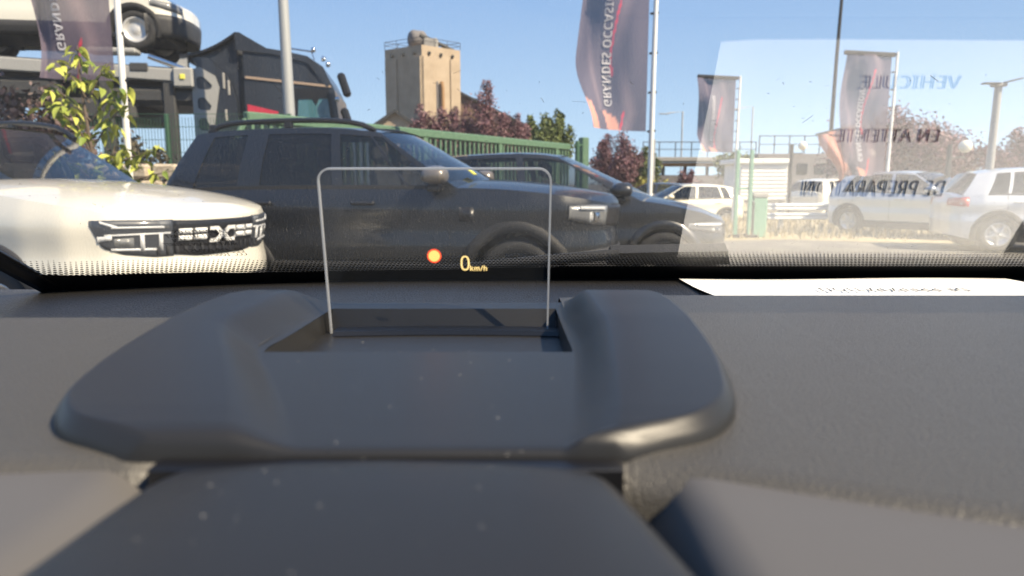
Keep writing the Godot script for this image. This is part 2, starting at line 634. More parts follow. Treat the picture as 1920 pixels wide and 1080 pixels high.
	for yy in [0.62, 0.38]:
		var g := []
		for k in 2:
			var row := []
			for p in [[0, -0.085], [0.05, -0.07], [0.05, -0.03], [0.015, 0], [0.05, 0.03], [0.05, 0.07], [0, 0.085]]:
				row.append(Vector3(k * 9.0, yy + p[1], p[0]))
			g.append(row)
		part("rail", Shape.new(true).rows(g).done(), M.white_sheet, t)
	for k in 5:
		s = Shape.new().box(Vector3(0.4 + k * 2.0, 0.36, -0.06), Vector3(0.1, 0.72, 0.1), 0.01)
		part("post", s.done(), M.galvanised, t)


# ---------------------------------------------------------------- trees
func leaf_tri(s: Shape, p: Vector3, size: float, c: Color) -> void:
	var d := Vector3(rng.randf_range(-1, 1), rng.randf_range(-1, 1), rng.randf_range(-1, 1)).normalized()
	var e := d.cross(Vector3(rng.randf_range(-1, 1), rng.randf_range(-1, 1), rng.randf_range(-1, 1))).normalized()
	s.color(c)
	s.quad(p - d * size, p + e * size * 0.5, p + d * size, p - e * size * 0.5)


func tree(called: String, label: String, at: Vector3, height: float, width: float, spikes: int, per: int, leaf: float, lo: Color, hi: Color, m: String, trunk_h: float, group := "", spiky := 1.0) -> void:
	var t := thing(called, label, "tree", at, rng.randf() * TAU, group)
	var s := Shape.new()
	s.tube([Vector3.ZERO, Vector3(0.03, trunk_h * 0.6, 0.02), Vector3(-0.02, height * 0.55, 0)], [height * 0.028, height * 0.022, height * 0.01], 9)
	var crown := Shape.new()
	for k in spikes:
		var a := rng.randf() * TAU
		var r := sqrt(rng.randf()) * width * 0.5
		var base := Vector3(cos(a) * r * 0.45, trunk_h * rng.randf_range(0.8, 1.3), sin(a) * r * 0.45)
		var top_h := height * (1.0 - 0.45 * pow(r / (width * 0.5), 1.6) * spiky) * rng.randf_range(0.78, 1.0)
		var tip := Vector3(cos(a) * r, max(top_h, trunk_h * 1.4), sin(a) * r)
		var root := Vector3(0, trunk_h * rng.randf_range(0.5, 1.0), 0)
		s.tube([root, base, base.lerp(tip, 0.7)], [height * 0.011, height * 0.008, height * 0.003], 6)
		var fat := width * rng.randf_range(0.1, 0.2)
		for j in per:
			var f := pow(rng.randf(), 0.8)
			var p := base.lerp(tip, f)
			var rr := fat * (0.35 + 0.95 * sin(PI * clamp(f * 0.85 + 0.12, 0.0, 1.0)))
			p += Vector3(rng.randfn(0, 0.45), rng.randfn(0, 0.4), rng.randfn(0, 0.45)) * rr
			leaf_tri(crown, p, leaf * rng.randf_range(0.6, 1.3), lo.lerp(hi, rng.randf()))
	part("trunk", s.done(), M.bark, t)
	part("crown", crown.done(), M[m], t)


func trees() -> void:
	var p_lo := Color(0.075, 0.035, 0.042)
	var p_hi := Color(0.25, 0.125, 0.14)
	var g_lo := Color(0.05, 0.075, 0.02)
	var g_hi := Color(0.17, 0.2, 0.05)
	var gp := "purple leaved plum trees"
	tree("plum_tree", "purple leaved plum tree directly before the silo foot", Vector3(-4.5, 0, -37), 5.4, 2.8, 20, 760, 0.07, p_lo, p_hi, "leaf_purple", 1.6, gp)
	tree("plum_tree", "tallest purple plum tree over the gate, third from the silo", Vector3(-1.2, 0, -36), 6.3, 2.6, 20, 760, 0.07, p_lo, p_hi, "leaf_purple", 1.5, gp)
	tree("plum_tree", "purple plum tree over the gate, second from the silo", Vector3(-2.9, 0, -37), 6.0, 3.0, 22, 760, 0.07, p_lo, p_hi, "leaf_purple", 1.5, gp)
	tree("plum_tree", "purple plum tree at the right end of the row over the gate", Vector3(0.1, 0, -37), 5.9, 2.3, 18, 760, 0.07, p_lo, p_hi, "leaf_purple", 1.5, gp)
	tree("plum_tree", "purple plum tree below the tall banner, behind the gate post", Vector3(4.9, 0, -34), 4.0, 2.6, 18, 700, 0.07, p_lo, p_hi, "leaf_purple", 1.3, gp)
	tree("plum_tree", "broad purple plum tree behind the silver hatchback", Vector3(15.6, 0, -29), 4.3, 5.6, 36, 760, 0.075, p_lo, p_hi, "leaf_purple", 1.2, gp)
	tree("plum_tree", "purple plum tree at the right edge behind the lamp column", Vector3(18.2, 0, -26), 3.7, 2.8, 18, 700, 0.07, p_lo, p_hi, "leaf_purple", 1.4, gp)
	tree("plum_tree", "small dark purple bush beside the steel gantry", Vector3(9.3, 0, -38), 2.3, 1.5, 8, 300, 0.08, p_lo, p_hi, "leaf_purple", 0.6, gp)
	var gg := "green trees beyond the yard"
	tree("green_tree", "rounded green tree between the purple trees and the tall banner", Vector3(2.5, 0, -60), 8.0, 3.3, 18, 420, 0.15, g_lo, g_hi, "leaf_green", 2.2, gg, 0.6)
	tree("green_tree", "second rounded green tree, right of its twin behind the gate", Vector3(4.0, 0, -61), 8.1, 2.6, 14, 420, 0.15, g_lo, g_hi, "leaf_green", 2.2, gg, 0.6)
	tree("green_tree", "leafy green tree right of the banner's plum tree", Vector3(6.8, 0, -38), 3.3, 2.0, 14, 380, 0.1, g_lo, g_hi * 0.8, "leaf_green", 0.9, gg, 0.6)
	tree("green_tree", "small green tree above the white site container", Vector3(14.2, 0, -45), 3.6, 3.0, 12, 300, 0.12, g_lo, g_hi, "leaf_green", 1.5, gg, 0.6)
	tree("green_tree", "low yellow green bush at the foot of the banner pole", Vector3(6.4, 0, -33), 1.6, 1.8, 10, 260, 0.07, Color(0.16, 0.16, 0.03), Color(0.4, 0.36, 0.08), "leaf_green", 0.3, gg, 0.6)
	tree("green_tree", "low green hedge bush far behind between the silver cars", Vector3(22.5, 0, -36), 2.6, 5.0, 16, 300, 0.12, g_lo, g_hi, "leaf_green", 0.6, gg, 0.5)
	tree("hedge_bush", "dark dense hedge bush at the left edge under the banner", Vector3(-7.3, 0, -10.6), 2.75, 2.6, 26, 420, 0.055, Color(0.03, 0.02, 0.02), Color(0.13, 0.08, 0.075), "leaf_purple", 0.7, "", 0.5)
	tree("hedge_bush", "dark hedge bush behind the young tree's trunk", Vector3(-5.7, 0, -10.8), 1.9, 1.8, 16, 380, 0.05, Color(0.03, 0.03, 0.02), Color(0.12, 0.1, 0.06), "leaf_purple", 0.5, "", 0.5)

	# young tree with large pale leaves beside the left banner
	var t := thing("young_tree", "young tree with large bright yellow green leaves beside the left banner", "tree", Vector3(-4.72, 0, -8.2))
	var s := Shape.new()
	s.tube([Vector3(0.1, 0, 0), Vector3(0.06, 0.9, 0), Vector3(-0.05, 1.7, 0), Vector3(-0.1, 2.3, 0), Vector3(-0.1, 2.72, 0)], [0.03, 0.026, 0.02, 0.014, 0.006], 8)
	var tips := []
	for d in [[1.25, 0.75, 0.35, 0.05], [1.2, -0.35, 0.3, 0.1], [1.3, 0.45, 0.3, 0.15], [1.6, 0.35, 0.5, -0.1], [1.6, -0.35, 0.45, 0.1], [1.9, 0.42, 0.35, 0.05], [1.9, -0.45, 0.4, 0.0], [2.1, -0.25, 0.4, 0.1], [2.15, 0.25, 0.4, -0.05], [1.05, 0.95, 0.3, 0.1], [1.1, 0.15, 0.25, 0.2], [1.45, -0.15, 0.6, 0.2], [0.95, 0.5, 0.25, 0.2]]:
		var root := Vector3(-0.02, d[0], 0)
		var tip := root + Vector3(d[1], d[2], d[3])
		s.tube([root, root.lerp(tip, 0.5) + Vector3(0, 0.05, 0), tip], [0.012, 0.009, 0.004], 6)
		tips.append([root, tip])
	tips.append([Vector3(-0.05, 1.9, 0), Vector3(-0.1, 2.72, 0)])
	part("trunk", s.done(), M.bark, t)
	var variants := []
	for k in 6:
		var q := Shape.new(true)
		var c := Color(0.16, 0.22, 0.03).lerp(Color(0.5, 0.52, 0.1), k / 5.0)
		q.color(c)
		var rows := []
		for i in 6:
			var f := i / 5.0
			var w: float = 0.036 * sin(PI * pow(f, 0.8)) + 0.001
			var sag := -0.05 * f * f
			rows.append([Vector3(-w, sag + w * 0.5, f * 0.17), Vector3(0, sag, f * 0.17), Vector3(w, sag + w * 0.5, f * 0.17)])
		q.rows(rows)
		variants.append(q.done())
	for k in 300:
		var b: Array = tips[k % tips.size()]
		var f := rng.randf_range(0.35, 1.05)
		var o := part("leaf", variants[rng.randi() % 6], M.leaf_young, t)
		o.position = b[0].lerp(b[1], f) + Vector3(rng.randfn(0, 0.035), rng.randfn(0, 0.03), rng.randfn(0, 0.05))
		o.rotation = Vector3(rng.randf_range(0.0, 0.9), rng.randf() * TAU, rng.randf_range(-0.5, 0.5))
		o.scale = Vector3.ONE * rng.randf_range(0.7, 1.15)


# ---------------------------------------------------------------- gate, fence, wall
func gate_and_fence() -> void:
	var a := Vector3(-3.62, 0, -9.9)
	var b := Vector3(1.4, 0, -17.9)
	var d := (b - a)
	var len := d.length()
	d = d.normalized()
	var t := thing("sliding_gate", "long green steel sliding gate with vertical bars behind the cars", "gate", a, atan2(-d.z, d.x))
	var s := Shape.new().box(Vector3(len * 0.5, 2.1, 0), Vector3(len, 0.15, 0.12), 0.02)
	part("top_beam", s.done(), M.gate_green, t)
	s = Shape.new().box(Vector3(len * 0.5, 0.25, 0), Vector3(len, 0.2, 0.12), 0.02)
	part("bottom_beam", s.done(), M.gate_green, t)
	s = Shape.new().box(Vector3(-0.13, 1.86, 0), Vector3(0.5, 0.07, 0.06), 0.01, Basis(Vector3.BACK, 1.0))
	part("end_brace", s.done(), M.gate_green, t)
	var one := Shape.new().box(Vector3.ZERO, Vector3(0.05, 1.68, 0.05), 0.006).done()
	var big := Shape.new().box(Vector3.ZERO, Vector3(0.13, 1.68, 0.1), 0.01).done()
	var k := 0
	var x := 0.1
	while x < len:
		var o := part("post" if k % 16 == 8 else "bar", big if k % 16 == 8 else one, M.gate_green, t)
		o.position = Vector3(x, 1.19, 0)
		x += 0.155
		k += 1
	t = thing("gate_post", "thick green post at the far end of the sliding gate", "post", Vector3(1.78, 0, -18.0), 0.5)
	s = Shape.new().box(Vector3(0, 1.17, 0), Vector3(0.2, 2.34, 0.2), 0.02)
	part("upright", s.done(), M.gate_green, t)
	s = Shape.new().box(Vector3(-0.22, 1.3, 0.05), Vector3(0.1, 1.9, 0.1), 0.02)
	part("guide_upright", s.done(), M.mesh_green, t)
	s = Shape.new().box(Vector3(-0.1, 2.15, 0.05), Vector3(0.4, 0.06, 0.06), 0.01)
	part("guide_arm", s.done(), M.mesh_green, t)

	# welded mesh fence in front of the transporter
	t = thing("mesh_fence", "dark green welded mesh fence in front of the car transporter", "fence", Vector3(-9.5, 0, -11.6), 0.0)
	for j in 4:
		s = Shape.new().box(Vector3(j * 1.95 + 0.1, 1.15, 0), Vector3(0.06, 2.3, 0.06), 0.01)
		part("post", s.done(), M.mesh_green, t)
	var w := Shape.new()
	for j in 120:
		w.box(Vector3(j * 0.05, 1.15, 0), Vector3(0.006, 2.2, 0.006))
	for j in 12:
		w.box(Vector3(3.0, 0.1 + j * 0.2, 0.006), Vector3(6.0, 0.008, 0.006))
	var wires := part("wire", w.done(), M.mesh_green, t)
	wires.set_meta("kind", "stuff")
	# low wall of pale rubble behind the young tree
	t = thing("stone_wall", "low wall of pale beige stones behind the young tree", "wall", Vector3(-6.9, 0, -9.6), -0.12)
	s = Shape.new().box(Vector3(1.6, 0.6, -0.1), Vector3(3.6, 1.2, 0.2), 0.02)
	part("core", s.done(), M.concrete, t)
	var stones := []
	for v in 4:
		stones.append(Shape.new().box(Vector3.ZERO, Vector3(0.34 + 0.04 * v, 0.19, 0.12), 0.03 + 0.005 * v).done())
	for r in 7:
		for c in 9:
			var o := part("stone", stones[(r * 5 + c * 3) % 4], M.stone, t)
			o.position = Vector3(c * 0.41 + (0.2 if r % 2 else 0.0), 0.1 + r * 0.21, 0.02 + rng.randf_range(-0.015, 0.02))
			o.rotation.z = rng.randf_range(-0.03, 0.03)


# ---------------------------------------------------------------- lamps and poles
func lamps() -> void:
	var t := thing("lamp_post", "tall grey tapered lamp post behind the gate, before the black truck", "lamp post", Vector3(-3.6, 0, -11.8))
	var s := Shape.new()
	s.tube([Vector3(0, 0, 0), Vector3(0.0, 2.3, 0), Vector3(-0.06, 7.5, 0)], [0.105, 0.09, 0.06], 14)
	part("column", s.done(), M.galvanised, t)
	s = Shape.new()
	s.tube([Vector3(-0.06, 7.5, 0), Vector3(0.3, 7.9, 0.2), Vector3(1.0, 8.0, 0.4)], 0.035, 8)
	part("arm", s.done(), M.galvanised, t)
	s = Shape.new().box(Vector3(1.3, 7.98, 0.5), Vector3(0.7, 0.1, 0.25), 0.04)
	part("lantern", s.done(), M.galvanised, t)

	t = thing("lamp_column", "thick grey lamp column with two short arms at the right edge", "lamp post", Vector3(9.9, 0, -15.0))
	s = Shape.new()
	s.tube([Vector3(-0.06, 0, 0), Vector3(0.02, 1.5, 0), Vector3(0.05, 3.2, 0)], [0.085, 0.078, 0.07], 14)
	part("column", s.done(), M.deck_steel, t)
	s = Shape.new().box(Vector3(0.05, 3.2, 0), Vector3(0.26, 0.07, 0.2), 0.02)
	part("head", s.done(), M.concrete, t)
	for sx in [-1.0, 1.0]:
		s = Shape.new().box(Vector3(0.05 + sx * 0.22, 3.25 + sx * 0.03, 0.1), Vector3(0.34, 0.03, 0.16), 0.01, Basis(Vector3.BACK, sx * 0.12 + 0.12))
		part("arm", s.done(), M.dark_metal, t)

	var gl := [[9.62, 2.45, -24.0, "round globe lamp on a dark post beside the grey building"], [10.38, 2.05, -16.6, "round globe lamp beside the thick lamp column"], [10.9, 2.1, -22.0, "round globe lamp seen between banner and silver hatchback"]]
	for g in gl:
		t = thing("globe_lamp", g[3], "lamp post", Vector3(g[0], 0, g[2]), 0, "globe lamps along the road")
		s = Shape.new()
		s.tube([Vector3(-0.35, 0, 0), Vector3(-0.35, g[1] + 0.05, 0)], 0.06, 10)
		s.tube([Vector3(-0.35, g[1] - 0.25, 0), Vector3(0, g[1] - 0.25, 0), Vector3(0, g[1] - 0.12, 0)], 0.025, 8)
		part("post", s.done(), M.dark_metal, t)
		var sp := SphereMesh.new()
		sp.radius = 0.14
		sp.height = 0.28
		part("globe", sp, M.globe, t).position = Vector3(0, g[1], 0)

	for g in [[19.8, 7.5, -60.0, -1.0, "thin distant street lamp right of the small banner"], [14.5, 7.3, -62.0, -1.0, "thin distant street lamp left of the small banner"]]:
		t = thing("street_lamp", g[4], "lamp post", Vector3(g[0], 0, g[2]), 0, "distant street lamps")
		s = Shape.new()
		s.tube([Vector3.ZERO, Vector3(0, g[1], 0), Vector3(g[3] * 1.3, g[1] - 0.15, 0)], 0.06, 8)
		part("column", s.done(), M.galvanised, t)
		s = Shape.new().box(Vector3(g[3] * 1.6, g[1] - 0.2, 0), Vector3(0.8, 0.08, 0.3), 0.02)
		part("lantern", s.done(), M.galvanised, t)
	t = thing("mast", "thin dark mast rising above the right hand banner", "mast", Vector3(17.6, 0, -40))
	s = Shape.new()
	s.tube([Vector3(-0.1, 0, 0), Vector3(0.0, 8.0, 0), Vector3(0.15, 14, 0)], [0.13, 0.1, 0.08], 8)
	part("pole", s.done(), M.dark_metal, t)
	t = thing("wooden_pole", "thin grey pole beside the green tree behind the black car", "pole", Vector3(7.05, 0, -36))
	s = Shape.new()
	s.tube([Vector3.ZERO, Vector3(0, 3.4, 0)], 0.07, 8)
	part("pole", s.done(), M.galvanised, t)


# ---------------------------------------------------------------- banners
func banner(label: String, pole: Vector3, width: float, top: float, bottom: float, sway: float, seed_: int, letters: float, with_top: bool) -> void:
	var t := thing("banner", label, "banner", pole, 0, "dealer banners on poles")
	var s := Shape.new()
	s.tube([Vector3(-0.015, 0, 0), Vector3(0, (top + 0.06) * 0.5, 0), Vector3(0.03, top + 0.06, 0)], [0.042, 0.036, 0.026], 12)
	part("pole", s.done(), M.white_pole, t)
	var H := top - bottom
	var gap := width * 0.09
	var at := func(u: float, v: float, lift: float) -> Vector3:  # u 0 at the pole .. 1 free edge (left), v 0 top .. 1 bottom
		var free := u * u
		var pull := sway * free * (0.12 * sin(v * 5.2 + seed_) - 0.35 * smoothstep(0.72, 1.0, v))
		var x: float = -gap - u * width * (1.0 + pull)
		var z: float = 0.10 * width * u * sin(u * 5.0 + v * 6.5 + seed_) + 0.05 * width * sin(u * 11.0 - v * 9.0 + seed_ * 2.0) * u
		z += 0.22 * width * free * smoothstep(0.75, 1.0, v) * sway
		var y: float = top - v * H - free * sway * 0.0 + sway * 0.05 * width * u * smoothstep(0.8, 1.0, v)
		return Vector3(x, y, z + lift)
	var base := Color(0.105, 0.085, 0.12)
	var light := Color(0.24, 0.175, 0.2)
	var red := Color(0.62, 0.05, 0.09)
	var salmon := Color(0.62, 0.3, 0.22)
	var c := Shape.new(true)
	var nu := 44
	var nv := 90
	var tone := func(u: float, v: float) -> Color:
		var wv := fmod(v * H / (width * 1.9) + seed_ * 0.37, 1.0)
		var mid := 0.36 + 0.13 * sin(wv * 4.2 - 0.6)
		var col := base.lerp(light, clamp(1.0 - abs(u - mid + 0.06) / 0.13, 0.0, 1.0) * 0.75)
		col = col.lerp(light, clamp(1.0 - abs(u - 0.93 + 0.2 * wv) / 0.05, 0.0, 1.0) * 0.6)
		if abs(u - (0.42 + 0.1 * sin(wv * 4.2 - 0.9))) < 0.014 and wv < 0.72:
			col = red
		var foot: float = 0.975 - 0.09 * clamp((u - 0.3) / 0.7, 0.0, 1.0)
		var streak := absf(fmod(u * 2.6 + v * 3.2, 1.0) - 0.5)
		if v > foot and u > 0.3 and streak < 0.26 and seed_ > 1:
			col = salmon
		return col
	for i in nv:
		for j in nu:
			var q := []
			for k in [[0, 0], [1, 0], [1, 1], [0, 1]]:
				q.append([(j + k[1]) / float(nu), (i + k[0]) / float(nv)])
			for k in [[0, 1, 2], [0, 2, 3]]:
				for n in k:
					c.st.set_color(tone.call(q[n][0], q[n][1]))
					c.st.add_vertex(at.call(q[n][0], q[n][1], 0.0))
	var cloth := part("cloth", c.done(), M.cloth, t)
	cloth.set_meta("label", "dark plum banner cloth with a red line and pale letters")
	if letters > 0.0:
		var text_len := H * letters
		var probe := lettering("GRANDES OCCASIONS", 1.0, true, func(p: Vector2) -> Vector3: return Vector3(p.x, p.y, 0))
		var ls: float = text_len / probe.get_aabb().size.x
		var start := 1.0 - 0.34 / H
		part("lettering", lettering("GRANDES OCCASIONS", ls, true, func(p: Vector2) -> Vector3:
			var along: float = (p.x + text_len * 0.5) / H
			return at.call(0.585 - p.y / width, start - along, 0.006 + 0.01 * width)), M.cloth_letter, cloth)
	for k in 8:
		var v := k / 7.0
		var a: Vector3 = at.call(0.0, v, 0.0)
		s = Shape.new()
		s.tube([a + Vector3(0.02, 0, 0), Vector3(0.05, a.y + 0.01, 0)], width * 0.018, 6)
		part("clip", s.done(), M.black_plastic, t)
	if with_top:
		s = Shape.new().box(Vector3(-gap * 0.5 - width * 0.52, top + 0.02, 0), Vector3(width * 1.1, 0.1, 0.08), 0.02, Basis(Vector3.BACK, -0.05))
		part("top_arm", s.done(), M.dark_metal, t)


func banners() -> void:
	banner("dark plum banner on a white pole at the left, before the transporter", Vector3(-4.66, 0, -8.8), 1.06, 6.2, 2.42, 0.55, 1, 0.44, true)
	banner("largest dark plum banner hanging in the middle of the sky", Vector3(2.02, 0, -10.5), 0.98, 5.75, 1.95, 0.8, 3, 0.47, true)
	banner("small plum banner left of the white site container", Vector3(6.5, 0, -21.0), 1.08, 4.2, 2.1, 0.5, 2, 0.6, true)
	banner("plum banner behind the mirrored letters at the right", Vector3(8.85, 0, -17.0), 1.08, 4.15, 1.38, 0.4, 5, 0.62, true)
	# tilted banner farther off
	var t := thing("tilted_banner", "salmon banner hanging slack from a tilted arm, left of the right banner", "banner", Vector3(10.45, 0, -22))
	var s := Shape.new()
	s.tube([Vector3(0.3, 0, 0), Vector3(-0.02, 2.1, 0), Vector3(-0.12, 2.9, 0)], 0.045, 10)
	part("pole", s.done(), M.white_pole, t)
	s = Shape.new()
	s.tube([Vector3(-0.1, 2.95, 0), Vector3(-1.3, 2.68, 0.1)], 0.025, 8)
	part("top_arm", s.done(), M.dark_metal, t)
	var c := Shape.new(true)
	var g := []
	for i in 21:
		var row := []
		for j in 13:
			var u := j / 12.0
			var v := i / 20.0
			var w := lerpf(1.05, 0.32, smoothstep(0.0, 0.75, v))
			row.append(Vector3(-0.15 - u * w - 0.2 * v * (1 - u), 2.9 - 0.22 * u * (1 - v) - v * 1.9, 0.08 * sin(u * 9 + v * 5)))
		g.append(row)
	c.color(Color(0.5, 0.22, 0.17))
	c.rows(g)
	part("cloth", c.done(), M.cloth, t)


# ---------------------------------------------------------------- car transporter with a van on top
func transporter() -> void:
	var t := thing("car_transporter", "black truck cab and grey steel deck of a car transporter behind the fence", "truck", Vector3(-3.1, 0, -13.4), 0.14)
	# local: x along the truck, front of the cab at 0; the side that faces the yard at z = 0
	var P := func(pts: Array) -> PackedVector2Array:
		var r := PackedVector2Array()
		for p in pts:
			r.append(Vector2(p[0], p[1]))
		return r
	var I := Transform3D.IDENTITY
	var s := Shape.new()
	s.slab(P.call([[-1.72, 1.0], [-1.72, 3.55], [-1.2, 3.5], [-0.6, 3.36], [-0.28, 3.16], [-0.14, 2.9], [-0.02, 1.9], [0.0, 1.0]]), I, 2.4)
	part("cab_body", s.done(), M.cab_paint, t)
	s = Shape.new()
	s.slab(P.call([[-1.82, 3.56], [-1.84, 3.86], [-1.76, 3.86], [-1.3, 3.6], [-0.95, 3.55], [-0.6, 3.48], [-0.33, 3.3], [-0.2, 3.02], [-0.26, 2.94], [-0.6, 3.36], [-1.2, 3.5], [-1.7, 3.54]]), Transform3D(Basis(), Vector3(0, 0, 0.035)), 2.47)
	part("roof_fairing", s.done(), M.cab_paint, t)
	# swept wind deflector reaching back over the deck
	s = Shape.new()
	var g := []
	for i in 13:
		var f := i / 12.0
		var x := -1.84 - f * 0.95
		var y: float = 3.86 - 0.34 * (1.0 - pow(1.0 - f, 2.0)) - 0.06 * f
		g.append([Vector3(x, y, 0.02), Vector3(x, y - 0.05, 0.02), Vector3(x, y - 0.05, -2.3), Vector3(x, y, -2.3), Vector3(x, y, 0.02)])
	s.rows(g)
	part("wind_deflector", s.done(), M.black_plastic, t)
	s = Shape.new().slab(P.call([[-1.8, 2.2], [-1.84, 3.8], [-2.1, 3.64], [-2.4, 3.52], [-2.66, 3.47], [-2.5, 3.2], [-2.2, 2.2]]), Transform3D(Basis(), Vector3(0, 0, -0.1)), 0.04)
	part("deflector_side", s.done(), M.cab_paint, t)
	s = Shape.new().box(Vector3(-1.78, 2.2, -1.1), Vector3(0.12, 2.6, 2.0), 0.02)
	part("cab_rear_wall", s.done(), M.black_plastic, t)
	s = Shape.new().box(Vector3(-0.95, 3.02, 0.012), Vector3(1.5, 0.045, 0.03), 0.006, Basis(Vector3.BACK, -0.09))
	part("trim_strip", s.done(), M.cab_trim, t)
	s = Shape.new().slab(P.call([[-1.68, 2.42], [-1.68, 2.62], [-1.15, 2.5], [-1.15, 2.4]]), Transform3D(Basis(), Vector3(0, 0, 0.01)), 0.01)
	part("red_stripe", s.done(), M.cab_red, t)
	# side window standing over a dark frame
	s = Shape.new().slab(P.call([[-0.93, 2.0], [-0.88, 2.92], [-0.24, 2.9], [-0.1, 2.0]]), Transform3D(Basis(), Vector3(0, 0, 0.012)), 0.02)
	part("window_frame", s.done(), M.black_plastic, t)
	s = Shape.new().slab(P.call([[-0.83, 2.05], [-0.78, 2.8], [-0.28, 2.82], [-0.18, 2.05]]), Transform3D(Basis(), Vector3(0, 0, 0.02)), 0.004)
	part("window", s.done(), M.cab_glass, t)
	s = Shape.new().slab(P.call([[-0.8, 2.72], [-0.78, 2.86], [-0.28, 2.88], [-0.26, 2.74], [-0.42, 2.74], [-0.47, 2.62], [-0.54, 2.73]]), Transform3D(Basis(), Vector3(0, 0, 0.03)), 0.006)
	part("window_valance", s.done(), M.black_plastic, t)
	for k in 2:
		s = Shape.new().box(Vector3(0.06 + k * 0.02, [2.95, 2.4][k], 0.28), Vector3(0.14, [0.42, 0.3][k], 0.22), 0.04, Basis(Vector3.BACK, 0.3))
		part("mirror", s.done(), M.black_plastic, t)
	s = Shape.new()
	s.tube([Vector3(-1.05, 3.66, -0.2), Vector3(-0.55, 3.6, -0.2)], 0.018, 6)
	s.tube([Vector3(-0.55, 3.6, -0.2), Vector3(-0.5, 3.45, -0.2)], 0.014, 6)
	part("lamp_bar", s.done(), M.chrome, t)
	for p in [Vector3(-0.52, 3.62, -0.15), Vector3(-0.34, 3.46, -0.1), Vector3(-0.26, 3.36, -0.1), Vector3(-0.1, 2.72, 0.1)]:
		s = Shape.new().lathe([Vector2(0, -0.03), Vector2(0.045, -0.02), Vector2(0.05, 0.02), Vector2(0.03, 0.05), Vector2(0, 0.055)], p, Basis(Vector3.UP, Vector3.RIGHT, Vector3.BACK), 14)
		part("roof_lamp", s.done(), M.chrome, t)
	s = Shape.new().box(Vector3(-0.9, 1.6, 0.008), Vector3(0.02, 1.6, 0.02))
	part("door_seam", s.done(), M.black_plastic, t)
	# fairing behind the cab
	s = Shape.new().slab(P.call([[-2.52, 0.8], [-2.52, 3.42], [-2.3, 3.4], [-2.0, 3.1], [-1.86, 2.7], [-1.8, 0.8]]), Transform3D(Basis(), Vector3(0, 0, 0.02)), 0.05)
	part("side_fairing", s.done(), M.cab_paint, t)
	for k in 3:
		s = Shape.new().box(Vector3([-2.06, -1.98, -2.05][k], [3.02, 2.9, 2.42][k], 0.03), Vector3(0.045, [0.28, 0.26, 0.2][k], 0.02), 0.008)
		part("lamp_strip", s.done(), M.concrete, t)
	# pale ladder post with rounded openings
	var combo := CSGCombiner3D.new()
	combo.name = "hole_post"
	t.add_child(combo)
	var outer := CSGPolygon3D.new()
	outer.polygon = P.call([[-2.6, 1.0], [-2.6, 3.2], [-2.46, 3.25], [-2.2, 3.1], [-2.14, 2.9], [-2.3, 2.0], [-2.3, 1.0]])
	outer.depth = 0.06
	outer.name = "plate"
	outer.material = M.deck_steel
	combo.add_child(outer)
	for k in 3:
		var hole := CSGPolygon3D.new()
		hole.operation = CSGShape3D.OPERATION_SUBTRACTION
		var yy := 2.98 - k * 0.36
		hole.polygon = P.call([[-2.52, yy + 0.06], [-2.48, yy + 0.1], [-2.4, yy + 0.1], [-2.26 - k * 0.03, yy - 0.04], [-2.28 - k * 0.03, yy - 0.1], [-2.34, yy - 0.12], [-2.48, yy - 0.11], [-2.52, yy - 0.07]])
		hole.depth = 0.3
		hole.position.z = 0.1
		hole.name = "opening"
		hole.material = M.dark_steel
		combo.add_child(hole)
	combo.position.z = 0.04
	# decks
	s = Shape.new().box(Vector3(-5.8, 3.24, 0.0), Vector3(6.2, 0.22, 0.16), 0.02, Basis(Vector3.BACK, -0.05))
	part("upper_deck_beam", s.done(), M.deck_steel, t)
	s = Shape.new().box(Vector3(-5.8, 3.26, -2.2), Vector3(6.2, 0.22, 0.16), 0.02, Basis(Vector3.BACK, -0.05))
	part("upper_deck_beam", s.done(), M.deck_steel, t)
	s = Shape.new().box(Vector3(-5.8, 3.36, -1.1), Vector3(6.2, 0.05, 2.1), 0.01, Basis(Vector3.BACK, -0.05))
	part("upper_deck", s.done(), M.dark_steel, t)
	s = Shape.new().box(Vector3(-3.45, 3.22, 0.085), Vector3(0.3, 0.14, 0.03), 0.03)
	part("beam_opening", s.done(), M.dark_steel, t)
	s = Shape.new().box(Vector3(-2.72, 3.05, 0.05), Vector3(0.34, 0.34, 0.2), 0.03)
	part("deck_end_box", s.done(), M.deck_steel, t)
	s = Shape.new().box(Vector3(-2.72, 3.06, 0.16), Vector3(0.09, 0.09, 0.02), 0.02)
	part("sticker", s.done(), M.yellow_sticker, t)
	s = Shape.new()
	s.tube([Vector3(-3.3, 3.42, 0.0), Vector3(-2.7, 3.2, 0.0)], 0.05, 8)
	part("hydraulic_ram", s.done(), M.chrome, t)
	s = Shape.new().slab(P.call([[-2.9, 3.2], [-2.66, 3.2], [-2.66, 3.48], [-2.76, 3.44]]), I, 0.1)
	part("ram_bracket", s.done(), M.deck_steel, t)
	s = Shape.new().box(Vector3(-3.9, 3.5, -0.1), Vector3(0.8, 0.1, 0.3), 0.03)
	part("wheel_cradle", s.done(), M.deck_steel, t)
	for d in [[-3.3, 2.75, 1.6, 0.32], [-4.3, 2.5, 1.4, 0.4], [-6.3, 2.85, 3.0, 0.36]]:
		s = Shape.new().box(Vector3(d[0], d[1], -0.9), Vector3(d[2], d[3], 1.8), 0.08)
		part("chassis_block", s.done(), M.dark_steel, t)
	for x in [-3.0, -4.05, -6.1, -7.6]:
		s = Shape.new().box(Vector3(x, 1.6, -0.05), Vector3(0.2, 2.9, 0.2), 0.02)
		part("column", s.done(), M.dark_steel, t)
	s = Shape.new().box(Vector3(-5.6, 1.05, -1.1), Vector3(6.4, 0.2, 2.3), 0.03)
	part("lower_deck", s.done(), M.dark_steel, t)
